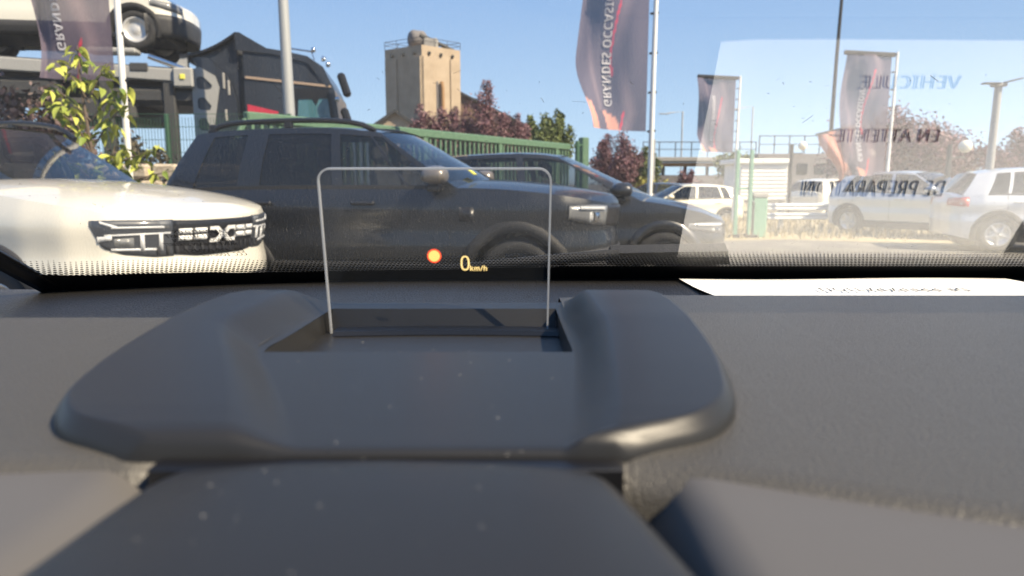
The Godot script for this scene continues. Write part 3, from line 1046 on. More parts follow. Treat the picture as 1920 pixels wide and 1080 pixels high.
	for x in [-1.0, -3.4, -6.3, -7.4]:
		s = Shape.new().lathe([Vector2(0.2, 0.14), Vector2(0.3, 0.16), Vector2(0.5, 0.15), Vector2(0.53, 0.1), Vector2(0.53, -0.12), Vector2(0.5, -0.15), Vector2(0.2, -0.14)], Vector3(x, 0.53, -0.2), Basis(Vector3.RIGHT, Vector3.BACK, Vector3.DOWN), 26)
		var wh := part("wheel", s.done(), M.tyre, t)
		s = Shape.new().lathe([Vector2(0, 0.06), Vector2(0.22, 0.08), Vector2(0.29, 0.15), Vector2(0.29, -0.1)], Vector3(x, 0.53, -0.2), Basis(Vector3.RIGHT, Vector3.BACK, Vector3.DOWN), 20)
		part("rim", s.done(), M.steel_rim, wh)


# ---------------------------------------------------------------- cars
class Car:
	var plan := []  # points of the right half of the outline, from the front centre backwards
	var arc := []
	var p: Dictionary
	func _init(params: Dictionary) -> void:
		p = params
		var c := Curve2D.new()
		var pts: Array = p.plan
		for i in pts.size():
			var a: Vector2 = pts[max(i - 1, 0)]
			var b: Vector2 = pts[min(i + 1, pts.size() - 1)]
			var tg := (b - a) * 0.25
			if i == 0 or i == pts.size() - 1:
				tg = Vector2(0, (b - a).length() * 0.3 * (1 if i == 0 else -1))
			c.add_point(pts[i], -tg, tg)
		c.bake_interval = 0.02
		for q in c.get_baked_points():
			plan.append(q)
		var l := 0.0
		for i in plan.size():
			if i:
				l += plan[i].distance_to(plan[i - 1])
			arc.append(l)
	func length() -> float:
		return arc[-1]
	func outline(a: float) -> Array:
		var i: int = clamp(arc.bsearch(a), 1, arc.size() - 1)
		var f: float = clamp((a - arc[i - 1]) / max(arc[i] - arc[i - 1], 1e-6), 0.0, 1.0)
		var d: Vector2 = (plan[min(i + 3, plan.size() - 1)] - plan[max(i - 4, 0)]).normalized()
		return [plan[i - 1].lerp(plan[i], f), Vector2(-d.y, d.x) * -1.0]
	func at_x(x: float) -> float:  # arc length where the side passes x
		for i in plan.size():
			if plan[i].x <= x:
				return arc[i]
		return arc[-1]


func side_point(car: Car, a: float, y: float, off := 0.0, side := 1.0) -> Vector3:
	var o := car.outline(absf(a))
	var nrm: Vector2 = o[1]
	if nrm.y < -0.2 or (absf(nrm.y) <= 0.2 and nrm.x * o[0].x < 0):
		nrm = -nrm
	var q: Vector2 = o[0] - nrm * (curve(car.p.inset, y) - off)
	if a < 0:
		side = -side
	return Vector3(q.x, y, (0.0 if absf(a) < 0.005 else q.y) * side)


func patch(car: Car, avals: Array, lows: Array, highs: Array, off: float, side := 1.0, n := 14, ny := 3) -> ArrayMesh:
	# a strip of the body's skin between two curves, standing off by a little
	var s := Shape.new(true)
	var lo := []
	var hi := []
	for i in avals.size():
		lo.append([avals[i], lows[i]])
		hi.append([avals[i], highs[i]])
	var g := []
	for i in n + 1:
		var a: float = lerpf(avals[0], avals[-1], i / float(n))
		var y0 := piece(lo, a)
		var y1 := piece(hi, a)
		var row := []
		row.append(side_point(car, a, y0, off - 0.012, side))
		for k in ny + 1:
			row.append(side_point(car, a, lerpf(y0, y1, k / float(ny)), off, side))
		row.append(side_point(car, a, y1, off - 0.012, side))
		g.append(row)
	s.rows(g)
	for e in [0, n]:
		var a2: float = avals[0] if e == 0 else avals[-1]
		for k in range(1, ny + 1):
			var p0: Vector3 = g[e][k]
			var p1: Vector3 = g[e][k + 1]
			s.quad(p0, p1, side_point(car, a2, p1.y, off - 0.012, side), side_point(car, a2, p0.y, off - 0.012, side))
	return s.done()


func piece(table: Array, x: float) -> float:
	for i in table.size() - 1:
		if x <= table[i + 1][0]:
			return lerpf(table[i][1], table[i + 1][1], (x - table[i][0]) / (table[i + 1][0] - table[i][0]))
	return table[-1][1]


func make_car(called: String, label: String, at: Vector3, turn: float, p: Dictionary, group := "") -> Array:
	var t := thing(called, label, p.get("category", "car"), at, turn, group)
	var car := Car.new(p)
	var yt := func(x: float) -> float: return curve(p.top, x)
	var yb := func(x: float) -> float: return curve(p.bottom, x)
	var body: Material = p.paint
	var total := car.length()
	var na := 150
	var nyy := 16
	# body skin below the belt line
	var s := Shape.new(true)
	for side in [1.0, -1.0]:
		var g := []
		for i in na + 1:
			var a := total * i / na
			var x: float = car.outline(a)[0].x
			var row := []
			for k in nyy + 1:
				var f := k / float(nyy)
				row.append(side_point(car, a, lerpf(yb.call(x), yt.call(x), f), 0.0, side))
			if side < 0:
				row.reverse()
			g.append(row)
		s.rows(g, func(i: int, j: int) -> bool:
			var c: Vector3 = (g[i][j] + g[i + 1][j + 1]) * 0.5
			for wx in p.wheels:
				if absf(c.z) > 0.5 and Vector2(c.x - wx, c.y - p.wheel_r).length() < p.arch_r:
					return true
			return false)
	# bonnet and tail: spans from edge to edge with a crown
	for part_ in [[0.0, car.at_x(p.cowl_x)], [car.at_x(p.tail_x), total]]:
		var g := []
		for i in 29:
			var a: float = lerpf(part_[0], part_[1], i / 28.0)
			var x: float = car.outline(a)[0].x
			var e := side_point(car, max(a, 0.001), yt.call(x))
			var row := []
			for k in 17:
				var z := lerpf(1.0, -1.0, k / 16.0)
				var rise: float = p.crown * (1.0 - pow(absf(z), 2.6)) * smoothstep(0.0, 0.45, e.z)
				row.append(Vector3(e.x, e.y + rise, e.z * z))
			g.append(row)
		s.rows(g)
	part("body", s.done(), body, t)

	# greenhouse
	var cols: Array = p.columns
	var wb := func(x: float) -> float: return absf(side_point(car, car.at_x(x), yt.call(x)).z)
	var gh := func(xb: float, xt: float, v: float, side: float) -> Vector3:
		var b := Vector3(xb, yt.call(xb), wb.call(xb))
		var r := Vector3(xt, curve(p.roof, xt), curve(p.roof_w, xt))
		var q := b.lerp(r, v)
		q.z += 0.025 * sin(PI * v)
		return Vector3(q.x, q.y, q.z * side)
	var pillars := Shape.new(true)
	var glass_i := 0
	for side in [1.0, -1.0]:
		for i in cols.size() - 1:
			var c0: Array = cols[i]
			var c1: Array = cols[i + 1]
			var kind: String = c0[2]
			var grid := func(v0: float, v1: float, off: float) -> Array:
				var g := []
				for k in 9:
					var f := k / 8.0
					var row := []
					for j in 7:
						var q: Vector3 = gh.call(lerpf(c0[0], c1[0], f), lerpf(c0[1], c1[1], f), lerpf(v0, v1, j / 6.0), side)
						q.z += off * side
						row.append(q)
					if side < 0:
						row.reverse()
					g.append(row)
				return g
			if kind == "glass":
				pillars.rows(grid.call(0.0, 0.05, 0.0))
				pillars.rows(grid.call(0.9, 1.0, 0.0))
				part("side_window", Shape.new(true).rows(grid.call(0.04, 0.91, -0.008)).done(), M.dark_car_glass if c0.size() > 3 else M.car_glass, t)
			else:
				pillars.rows(grid.call(0.0, 1.0, 0.0))
	var ends := [cols[0], cols[-1]]
	for e in 2:
		var c: Array = ends[e]
		var bow: float = [p.get("bow", 0.18), -0.06][e]
		var g := []
		for k in 13:
			var z := lerpf(-1.0, 1.0, k / 12.0)
			var row := []
			for j in 9:
				var v := j / 8.0
				var q: Vector3 = gh.call(c[0], c[1], v, 1.0)
				var mid := 1.0 - z * z
				row.append(Vector3(q.x + bow * mid * lerpf(1.0, 0.45, v), q.y + mid * (p.crown * 0.6 * (1 - v) + 0.025 * v), q.z * z))
			g.append(row)
		part(["windscreen", "rear_window"][e], Shape.new(true).rows(g).done(), [M.car_glass, M.dark_car_glass][e], t)
	var roof := []
	for i in 21:
		var x: float = lerpf(cols[0][1], cols[-1][1], i / 20.0)
		var row := []
		for k in 13:
			var z := lerpf(1.0, -1.0, k / 12.0)
			var bowx := 0.0
			if i == 0:
				bowx = p.get("bow", 0.18) * 0.45 * (1 - z * z)
			row.append(Vector3(x + bowx, curve(p.roof, x) + 0.035 * (1 - pow(absf(z), 2.5)), curve(p.roof_w, x) * z))
		roof.append(row)
	pillars.rows(roof)
	part("roof", pillars.done(), body, t)
	# dark cabin: floor pan, seats
	var cab := Shape.new()
	var x0: float = cols[-1][0] + 0.1
	var x1: float = cols[0][0]
	cab.box(Vector3((x0 + x1) * 0.5, yt.call(0) - 0.42, 0), Vector3(x1 - x0, 0.05, 1.4), 0.01)
	cab.box(Vector3(x1 - 0.25, yt.call(0.3) - 0.12, 0), Vector3(0.45, 0.2, 1.36), 0.06)
	part("cabin_floor", cab.done(), M.interior, t)
	for sx in p.get("seats", [0.15, -0.75]):
		for sz in [-0.38, 0.38]:
			cab = Shape.new().box(Vector3(sx, yt.call(0) - 0.1, sz), Vector3(0.18, 0.62, 0.46), 0.08, Basis(Vector3.BACK, 0.2))
			cab.box(Vector3(sx - 0.09, yt.call(0) + 0.32, sz), Vector3(0.1, 0.2, 0.26), 0.045, Basis(Vector3.BACK, 0.12))
			part("seat", cab.done(), M.interior, t)
	# wheels, arches
	for wx in p.wheels:
		for side in [1.0, -1.0]:
			var zc: float = (absf(side_point(car, car.at_x(wx), 0.5).z) - 0.13) * side
			var bs := Basis(Vector3.RIGHT, Vector3(0, 0, side), Vector3(0, -side, 0))
			var R: float = p.wheel_r
			var w := part("wheel", Shape.new().lathe([Vector2(R * 0.62, 0.09), Vector2(R * 0.72, 0.115), Vector2(R * 0.92, 0.11), Vector2(R, 0.075), Vector2(R, -0.09), Vector2(R * 0.6, -0.1)], Vector3(wx, R, zc), bs, 32).done(), M.tyre, t)
			part("rim", Shape.new().lathe([Vector2(0, 0.05), Vector2(R * 0.12, 0.06), Vector2(R * 0.2, 0.045), Vector2(R * 0.45, 0.03), Vector2(R * 0.55, 0.07), Vector2(R * 0.64, 0.098), Vector2(R * 0.64, -0.08)], Vector3(wx, R, zc), bs, 28).done(), p.get("rim", M.alloy), w)
			if p.get("rim", null) == null:
				var sp := Shape.new()
				for k in 5:
					var an := TAU * k / 5.0 + 0.3
					var dv := bs * Vector3(cos(an), 0, sin(an))
					sp.box(Vector3(wx, R, zc) + dv * R * 0.34 + bs.y * 0.075, Vector3(R * 0.56, 0.045, 0.03), 0.01, Basis(dv, bs.y.cross(dv), bs.y))
				part("spokes", sp.done(), M.alloy, w)
			var ring := []
			var liner := []
			for k in 25:
				var an := PI * (k / 24.0) * 1.24 - 0.12 * PI
				var row := []
				var lrow := []
				for rr in [p.arch_r - 0.035, p.arch_r - 0.03, p.arch_r + 0.015, p.arch_r + 0.06, p.arch_r + 0.065]:
					var x: float = wx + cos(an) * rr
					var y: float = max(p.wheel_r + sin(an) * rr, yb.call(x) * 0.9)
					var q := side_point(car, car.at_x(x), y, [-0.06, 0.012, 0.018, 0.016, 0.0][row.size()], side)
					row.append(q)
				for zz in [0.0, -0.3]:
					var x: float = wx + cos(an) * p.arch_r
					var y: float = p.wheel_r + sin(an) * p.arch_r
					var q := side_point(car, car.at_x(x), y, zz - 0.02, side)
					lrow.append(q)
				ring.append(row)
				liner.append(lrow)
			part("arch_trim", Shape.new(true).rows(ring).done(), p.get("arch", M.cladding), t)
			part("arch_liner", Shape.new(true).rows(liner).done(), M.rubber, t)
	# sill, mirrors, handles
	for side in [1.0, -1.0]:
		var a0 := car.at_x(p.wheels[0] - p.arch_r)
		var a1 := car.at_x(p.wheels[1] + p.arch_r)
		var lo := curve(p.bottom, 0) - 0.01
		part("sill", patch(car, [a0, a1], [lo, lo], [lo + 0.17, lo + 0.17], 0.014, side, 20), p.get("arch", M.cladding), t)
		var mx: float = p.get("mirror_x", cols[0][0] - 0.35)
		if not p.get("no_mirror", false):
			var my: float = yt.call(mx) + 0.1
			var mz: float = (wb.call(mx) + 0.12) * side
			var mm := Shape.new(true)
			var g := []
			for i in 11:
				var f := i / 10.0
				var th := PI * f
				var row := []
				for k in 13:
					var ph := TAU * (k % 12) / 12.0
					var dx := -cos(th) * 0.11
					var rr := sin(th)
					row.append(Vector3(mx + dx + (0.05 if dx > 0 else 0.0) * rr * 0.5, my + pow(rr, 0.6) * sin(ph) * (0.085 if sin(ph) > 0 else 0.07), mz + pow(rr, 0.6) * cos(ph) * 0.12))
				g.append(row)
			mm.rows(g)
			part("mirror", mm.done(), p.get("mirror", body), t)
			part("mirror_foot", Shape.new().box(Vector3(mx - 0.01, my - 0.1, mz * 0.93), Vector3(0.12, 0.06, 0.2), 0.02).done(), M.black_plastic, t)
		for hx in p.get("handles", []):
			var q := side_point(car, car.at_x(hx), yt.call(hx) - 0.13, 0.022, side)
			part("door_handle", Shape.new().box(q, Vector3(0.22, 0.035, 0.035), 0.014).done(), p.get("handle_mat", body), t)
		for sx in p.get("seams", []):
			var a := car.at_x(sx)
			var g2 := []
			for k in 9:
				var y := lerpf(lo + 0.16, yt.call(sx) - 0.01, k / 8.0)
				g2.append([side_point(car, a - 0.004, y, 0.0008, side), side_point(car, a + 0.004, y, 0.0008, side)])
			part("door_seam", Shape.new().rows(g2).done(), M.rubber, t)
		# thin black window surround below the glass
		var bt := []
		for k in 21:
			var x: float = lerpf(cols[1][0], cols[-2][0], k / 20.0)
			var q: Vector3 = gh.call(x, x, 0.0, side)
			bt.append([q + Vector3(0, -0.012, 0.006 * side), q + Vector3(0, 0.02, 0.004 * side)])
		part("belt_trim", Shape.new(true).rows(bt).done(), M.rubber, t)
	# underside
	part("underbody", Shape.new().box(Vector3((p.wheels[0] + p.wheels[1]) * 0.5, curve(p.bottom, 0) + 0.06, 0), Vector3(p.wheels[0] - p.wheels[1] + 0.9, 0.1, 1.2), 0.03).done(), M.rubber, t)
	if p.has("rails"):
		for side in [1.0, -1.0]:
			var pts := []
			for k in 15:
				var f := k / 14.0
				var x: float = lerpf(p.rails[0], p.rails[1], f)
				var lift: float = 0.06 * (1.0 - pow(absf(f * 2.0 - 1.0), 8.0))
				pts.append(Vector3(x, curve(p.roof, x) + 0.01 + lift, (curve(p.roof_w, x) - 0.05) * side))
			part("roof_rail", Shape.new().tube(pts, 0.024, 8).done(), M.black_plastic, t)
			for f in [0.5, 0.97]:
				var x: float = lerpf(p.rails[0], p.rails[1], f)
				part("rail_foot", Shape.new().box(Vector3(x, curve(p.roof, x) + 0.035, (curve(p.roof_w, x) - 0.05) * side), Vector3(0.09, 0.08, 0.04), 0.015).done(), M.black_plastic, t)
	return [t, car]


func suv() -> Dictionary:
	return {
		"paint": M.grey_paint,
		"plan": [Vector2(2.17, 0), Vector2(2.13, 0.32), Vector2(2.01, 0.6), Vector2(1.85, 0.76), Vector2(1.58, 0.865), Vector2(1.1, 0.9), Vector2(0, 0.9), Vector2(-1.2, 0.9), Vector2(-1.8, 0.87), Vector2(-2.08, 0.74), Vector2(-2.17, 0.4), Vector2(-2.19, 0)],
		"top": [[-2.2, 1.04], [-1.6, 1.1], [-0.6, 1.12], [0.4, 1.12], [0.85, 1.12], [1.2, 1.11], [1.6, 1.075], [1.9, 1.03], [2.1, 0.99], [2.2, 0.975]],
		"bottom": [[-2.2, 0.4], [-1.7, 0.33], [1.6, 0.33], [2.2, 0.36]],
		"inset": [[0.25, 0.07], [0.36, 0.04], [0.5, 0.015], [0.62, 0.0], [0.76, 0.02], [0.86, 0.01], [0.95, 0.0], [1.04, 0.025], [1.12, 0.06]],
		"cowl_x": 0.7, "tail_x": -1.85, "crown": 0.075,
		"columns": [[0.82, 0.08, "body"], [0.7, 0.04, "glass"], [0.42, -0.02, "body"], [0.39, -0.04, "glass"], [-0.2, -0.28, "body"], [-0.3, -0.36, "glass", 1], [-1.0, -0.95, "body"], [-1.22, -1.16, "glass", 1], [-1.66, -1.5, "body"], [-2.02, -1.72, "end"]],
		"roof": [[-1.95, 1.54], [-1.7, 1.61], [-1.2, 1.645], [-0.5, 1.65], [0.0, 1.615], [0.3, 1.56]],
		"roof_w": [[-1.95, 0.6], [-1.0, 0.66], [-0.2, 0.67], [0.2, 0.62]],
		"wheels": [1.34, -1.33], "wheel_r": 0.35, "arch_r": 0.43,
		"rails": [0.02, -1.62], "handles": [0.0, -0.95], "handle_mat": M.black_plastic, "seams": [0.78, -0.27, -1.12], "seats": [0.05, -0.85],
	}


func hatch() -> Dictionary:
	return {
		"paint": M.black_paint,
		"plan": [Vector2(2.02, 0), Vector2(2.0, 0.3), Vector2(1.88, 0.6), Vector2(1.7, 0.75), Vector2(1.4, 0.83), Vector2(0.8, 0.86), Vector2(0, 0.865), Vector2(-1.2, 0.86), Vector2(-1.7, 0.82), Vector2(-1.95, 0.68), Vector2(-2.03, 0.36), Vector2(-2.04, 0)],
		"top": [[-2.1, 0.98], [-1.4, 1.02], [-0.6, 1.01], [0.4, 0.98], [0.9, 0.97], [1.3, 0.92], [1.65, 0.84], [1.9, 0.75], [2.05, 0.7]],
		"bottom": [[-2.1, 0.3], [-1.6, 0.22], [1.5, 0.2], [2.1, 0.22]],
		"inset": [[0.2, 0.06], [0.3, 0.03], [0.45, 0.01], [0.55, 0.0], [0.66, 0.018], [0.78, 0.005], [0.86, 0.0], [0.94, 0.025], [1.02, 0.05]],
		"cowl_x": 0.85, "tail_x": -1.75, "crown": 0.06,
		"columns": [[1.02, 0.1, "body"], [0.9, 0.06, "glass"], [-0.22, -0.3, "body"], [-0.3, -0.38, "glass"], [-1.15, -1.05, "body"], [-1.2, -1.1, "glass", 1], [-1.5, -1.3, "body"], [-1.88, -1.62, "end"]],
		"roof": [[-1.7, 1.36], [-1.3, 1.43], [-0.6, 1.475], [-0.1, 1.47], [0.1, 1.44], [0.3, 1.4]],
		"roof_w": [[-1.7, 0.52], [-1.0, 0.58], [-0.2, 0.6], [0.2, 0.56]],
		"wheels": [1.28, -1.3], "wheel_r": 0.32, "arch_r": 0.37, "arch": M.rubber, "handles": [-0.05, -1.0], "seams": [0.75, -0.27, -1.2], "seats": [0.0, -0.8],
	}


func dress_front(t: Node3D, car: Car, y0: float, y1: float, a0: float, a1: float, style: String) -> void:
	# headlamps on both corners, grille between
	for side in [1.0, -1.0]:
		if style == "white":
			var lens := part("headlamp", patch(car, [a0, a0 + 0.12, a0 + 0.3, a0 + 0.42, a1], [y0 - 0.01, y0 - 0.01, y0 + 0.015, y0 + 0.06, y1 - 0.03], [y1 - 0.005, y1 - 0.005, y1, y1, y1], 0.005, side, 26, 7), M.lamp_lens, t)
			part("light_strip", patch(car, [a0 + 0.06, a0 + 0.36], [y1 - 0.058, y1 - 0.053], [y1 - 0.044, y1 - 0.04], 0.0095, side, 8, 1), M.lamp_strip, lens)
			part("light_strip", patch(car, [a0 + 0.02, a0 + 0.4], [y1 - 0.096, y1 - 0.1], [y1 - 0.084, y1 - 0.088], 0.0095, side, 8, 1), M.lamp_strip, lens)
			part("light_strip", patch(car, [a0 + 0.33, a0 + 0.42], [y1 - 0.055, y1 - 0.02], [y1 - 0.035, y1 - 0.005], 0.0095, side, 3, 1), M.lamp_strip, lens)
			part("light_strip", patch(car, [a0 + 0.36, a0 + 0.44], [y1 - 0.12, y1 - 0.135], [y1 - 0.095, y1 - 0.1], 0.0095, side, 3, 1), M.lamp_strip, lens)
			part("light_strip", patch(car, [a0 + 0.09, a0 + 0.37], [y0 + 0.03, y0 + 0.04], [y0 + 0.047, y0 + 0.055], 0.0095, side, 6, 1), M.lamp_strip, lens)
			for k in 2:
				part("light_strip", patch(car, [a0 + 0.07 + k * 0.11, a0 + 0.095 + k * 0.11], [y0 + 0.03, y0 + 0.03], [y1 - 0.09, y1 - 0.09], 0.0095, side, 2, 1), M.lamp_strip, lens)
			part("reflector", patch(car, [a0 + 0.24, a0 + 0.35], [y0 + 0.06, y0 + 0.065], [y1 - 0.11, y1 - 0.115], 0.0065, side, 3, 1), M.lamp_glass, lens)
			part("reflector", patch(car, [a0 + 0.03, a0 + 0.1], [y1 - 0.06, y1 - 0.06], [y1 - 0.012, y1 - 0.012], 0.0065, side, 3, 1), M.lamp_glass, lens)
		else:
			var lens := part("headlamp", patch(car, [a0, a0 + 0.2, a1], [y0, y0 + 0.01, y0 + 0.06], [y1 - 0.01, y1, y1 - 0.01], 0.01, side, 16, 3), M.lamp_glass, t)
			part("light_strip", patch(car, [a0 + 0.06, a1 - 0.1], [y1 - 0.045, y1 - 0.04], [y1 - 0.02, y1 - 0.015], 0.022, side, 6, 1), M.lamp_strip, lens)
			for k in 2:
				part("light_strip", patch(car, [a0 + 0.08 + k * 0.13, a0 + 0.12 + k * 0.13], [y0 + 0.03, y0 + 0.03], [y1 - 0.06, y1 - 0.06], 0.0095, side, 2, 1), M.lamp_strip, lens)
			part("reflector", patch(car, [a0 + 0.13, a0 + 0.2], [y0 + 0.03, y0 + 0.03], [y1 - 0.06, y1 - 0.06], 0.018, side, 2, 1), M.chrome, lens)
	var grille := part("grille", patch(car, [-a0, -0.2, 0.2, a0], [y0 + 0.0, y0 - 0.02, y0 - 0.02, y0], [y1 - 0.01, y1 - 0.015, y1 - 0.015, y1 - 0.01], 0.008, 1.0, 30, 7), M.black_plastic, t)
	if style == "white":
		for sgn in [1.0, -1.0]:
			for k in 2:
				var s0: float = 0.13 + k * 0.11
				for r in 2:
					part("grille_block", patch(car, [sgn * s0, sgn * (s0 + 0.092)] if sgn > 0 else [-(s0 + 0.092), -s0], [y0 + 0.085 + r * 0.045 - 0.0] .duplicate() + [y0 + 0.085 + r * 0.045], [y0 + 0.118 + r * 0.045, y0 + 0.118 + r * 0.045], 0.02, 1.0, 3, 1), M.white_badge, grille)
			for k in 8:
				part("grille_fin", patch(car, [sgn * 0.03 + sgn * k * 0.06, sgn * 0.03 + sgn * k * 0.06 + 0.02], [y0 - 0.0, y0 - 0.0], [y0 + 0.055, y0 + 0.055], 0.013, 1.0, 1, 1), M.cladding, grille)
		# two linked letter shapes of the badge, back to back
		var badge := Shape.new(true)
		for sgn in [1.0, -1.0]:
			for q in [[[0.0, 0.022], [0.05, 0.062], [0.075, 0.034], [0.03, -0.006]], [[0.05, 0.062], [0.135, 0.062], [0.135, 0.034], [0.06, 0.034]], [[0.0, -0.022], [0.05, -0.062], [0.075, -0.034], [0.03, 0.006]], [[0.05, -0.062], [0.135, -0.062], [0.135, -0.034], [0.06, -0.034]], [[-0.005, 0.03], [0.035, 0.012], [0.035, -0.012], [-0.005, -0.03]]]:
				var c := []
				for w in q:
					c.append(side_point(car, sgn * max(w[0] * 0.84, 0.001), y0 + 0.115 + w[1] * 0.85, 0.026))
				badge.quad(c[0], c[1], c[2], c[3])
		part("badge", badge.done(), M.white_badge, grille)


func cars() -> void:
	var g := "cars parked in the yard"
	# white SUV at the left, nose towards the viewer's right
	M["lamp_glass"] = mat("lamp_glass", 0.13, 0.135, 0.14, 0.1)
	M.lamp_glass.clearcoat_enabled = true
	mat("white_badge", 0.75, 0.75, 0.73, 0.4)
	var p := suv()
	p.paint = M.white_paint
	p.handle_mat = M.white_paint
	p.mirror = M.white_paint
	p.no_mirror = true
	p.wheels = [1.12, -1.33]
	p.cowl_x = 0.4
	p.columns = [[0.52, -0.22, "body"], [0.4, -0.26, "glass"], [-0.3, -0.42, "body"], [-0.4, -0.5, "glass", 1], [-1.1, -1.05, "body"], [-1.3, -1.22, "glass", 1], [-1.7, -1.52, "body"], [-2.02, -1.72, "end"]]
	p.roof = [[-1.95, 1.52], [-1.7, 1.6], [-1.2, 1.66], [-0.7, 1.67], [-0.22, 1.62], [0.0, 1.57]]
	p.seats = [-0.3, -1.0]
	p.top = [[-2.2, 1.04], [-1.6, 1.14], [-0.6, 1.16], [0.4, 1.17], [0.85, 1.155], [1.2, 1.13], [1.6, 1.085], [1.9, 1.035], [2.1, 0.995], [2.2, 0.985]]
	var yaw := -deg_to_rad(22.0)
	var front := Vector3(-2.0, 0, -4.9)
	var origin := front - Vector3(cos(yaw), 0, -sin(yaw)) * 2.17
	var r := make_car("parked_car", "white off-road car with block letter grille at the left", origin, yaw, p, g)
	dress_front(r[0], r[1], 0.75, 0.98, 0.36, 0.84, "white")
	part("bumper_lower", patch(r[1], [-1.2, -0.6, 0.6, 1.2], [0.37, 0.37, 0.37, 0.37], [0.52, 0.56, 0.56, 0.52], 0.012, 1.0, 24, 3), M.cladding, r[0])
	part("wiper", Shape.new().tube([Vector3(1.02, 1.19, 0.5), Vector3(1.06, 1.2, -0.1)], 0.012, 6).done(), M.rubber, r[0])

	# grey SUV behind the head-up display
	p = suv()
	p.mirror = M.mirror_grey if M.has("mirror_grey") else paint("mirror_grey", 0.16, 0.14, 0.12, 0.3)
	yaw = -deg_to_rad(10.0)
	p.mirror_x = 0.66
	p.rim = M.cladding
	p.arch = M.rubber
	var side_mid := Vector3(-1.34, 0, -6.45)
	origin = side_mid - Vector3(sin(-yaw) * -0.93, 0, cos(yaw) * 0.93)
	r = make_car("parked_car", "dark grey off-road car with roof rails behind the head-up display", origin, yaw, p, g)
	r[0].scale = Vector3.ONE * 1.04
	dress_front(r[0], r[1], 0.8, 0.98, 0.5, 0.95, "grey")
	part("fender_badge", patch(r[1], [r[1].at_x(0.98), r[1].at_x(0.86)], [0.84, 0.84], [0.96, 0.96], 0.006, 1.0, 3, 1), M.black_plastic, r[0])
	part("bumper_lower", patch(r[1], [-1.2, -0.6, 0.6, 1.2], [0.37, 0.37, 0.37, 0.37], [0.56, 0.6, 0.6, 0.56], 0.012, 1.0, 24, 3), M.cladding, r[0])
	var st := Shape.new()
	st.box(Vector3(0.86, 1.26, 0.42), Vector3(0.01, 0.07, 0.1), 0.0, Basis(Vector3.BACK, 0.9))
	part("windscreen_sticker", st.done(), M.yellow_sticker, r[0])

	# black hatchback behind it
	p = hatch()
	yaw = -deg_to_rad(7.0)
	p.mirror_x = 0.8
	p.arch = M.black_paint
	p.rim = M.cladding
	front = Vector3(2.5, 0, -8.9)
	origin = front - Vector3(cos(yaw), 0, -sin(yaw)) * 2.0
	r = make_car("parked_car", "black hatchback parked behind the dark grey off-road car", origin, yaw, p, g)
	r[0].scale = Vector3.ONE * 1.05
	dress_front(r[0], r[1], 0.6, 0.73, 0.5, 1.05, "grey")

	# silver cars on the right
	p = hatch()
	p.paint = M.silver_paint
	yaw = -deg_to_rad(58.0)
	r = make_car("parked_car", "silver hatchback facing the viewer behind the mirrored letters", Vector3(9.5, 0, -16.6), yaw, p, g)
	dress_front(r[0], r[1], 0.6, 0.73, 0.5, 1.05, "grey")
	p = hatch()
	p.paint = M.silver_paint
	yaw = -deg_to_rad(14.0)
	r = make_car("parked_car", "silver hatchback cut off by the right edge", Vector3(10.0, 0, -13.0), yaw, p, g)
	for side in [1.0, -1.0]:
		part("tail_lamp", patch(r[1], [r[1].at_x(-1.78), r[1].length() - 0.42], [0.8, 0.82], [0.97, 0.95], 0.008, side, 6, 2), M.red_lens, r[0])

	# small cars on the road beyond
	p = hatch()
	p.paint = M.cream_paint
	r = make_car("parked_car", "small cream car on the road beyond the black hatchback", Vector3(5.75, -0.3, -24.5), PI + 0.12, p, g)
	p = hatch()
	p.paint = M.dark_blue_paint
	r = make_car("parked_car", "dark car beyond the black hatchback, beside the cream car", Vector3(5.5, -0.25, -29), PI - 0.2, p, g)
	p = hatch()
	p.paint = M.white_paint
	r = make_car("parked_car", "white car half hidden behind the crash barrier", Vector3(12.1, -0.1, -27), 0.6, p, g)

	# white van riding on the transporter
	p = {
		"category": "van", "paint": M.white_paint,
		"plan": [Vector2(2.1, 0), Vector2(2.08, 0.35), Vector2(1.98, 0.65), Vector2(1.8, 0.8), Vector2(1.45, 0.87), Vector2(0.8, 0.89), Vector2(0, 0.89), Vector2(-1.4, 0.89), Vector2(-2.0, 0.87), Vector2(-2.2, 0.75), Vector2(-2.25, 0.4), Vector2(-2.26, 0)],
		"top": [[-2.3, 1.1], [-1.0, 1.12], [0.4, 1.1], [0.9, 1.08], [1.4, 1.0], [1.8, 0.88], [2.0, 0.8], [2.15, 0.74]],
		"bottom": [[-2.3, 0.3], [-1.6, 0.24], [1.5, 0.24], [2.2, 0.26]],
		"inset": [[0.2, 0.06], [0.3, 0.03], [0.45, 0.01], [0.6, 0.0], [0.75, 0.01], [0.9, 0.0], [1.0, 0.02], [1.12, 0.05]],
		"cowl_x": 0.85, "tail_x": -2.0, "crown": 0.06,
		"columns": [[1.05, 0.3, "body"], [0.92, 0.26, "glass"], [-0.15, -0.15, "body"], [-2.1, -2.0, "end"]],
		"roof": [[-2.1, 1.78], [-1.0, 1.82], [0.0, 1.81], [0.3, 1.77]],
		"roof_w": [[-2.1, 0.74], [0, 0.74], [0.3, 0.68]],
		"wheels": [1.3, -1.72], "wheel_r": 0.34, "arch_r": 0.39, "arch": M.rubber, "rim": M.steel_rim, "seams": [0.75, -0.2], "seats": [0.1],
	}
	yaw = 0.14
	r = make_car("delivery_van", "white delivery van riding on the upper deck of the transporter", Vector3(-3.1, 3.55, -13.4) + Vector3(-4.85, 0, -1.0).rotated(Vector3.UP, 0.14), yaw, p)
	part("front_bumper", patch(r[1], [-1.25, -0.6, 0.6, 1.25], [0.24, 0.24, 0.24, 0.24], [0.62, 0.6, 0.6, 0.62], 0.012, 1.0, 30, 4), M.cladding, r[0])
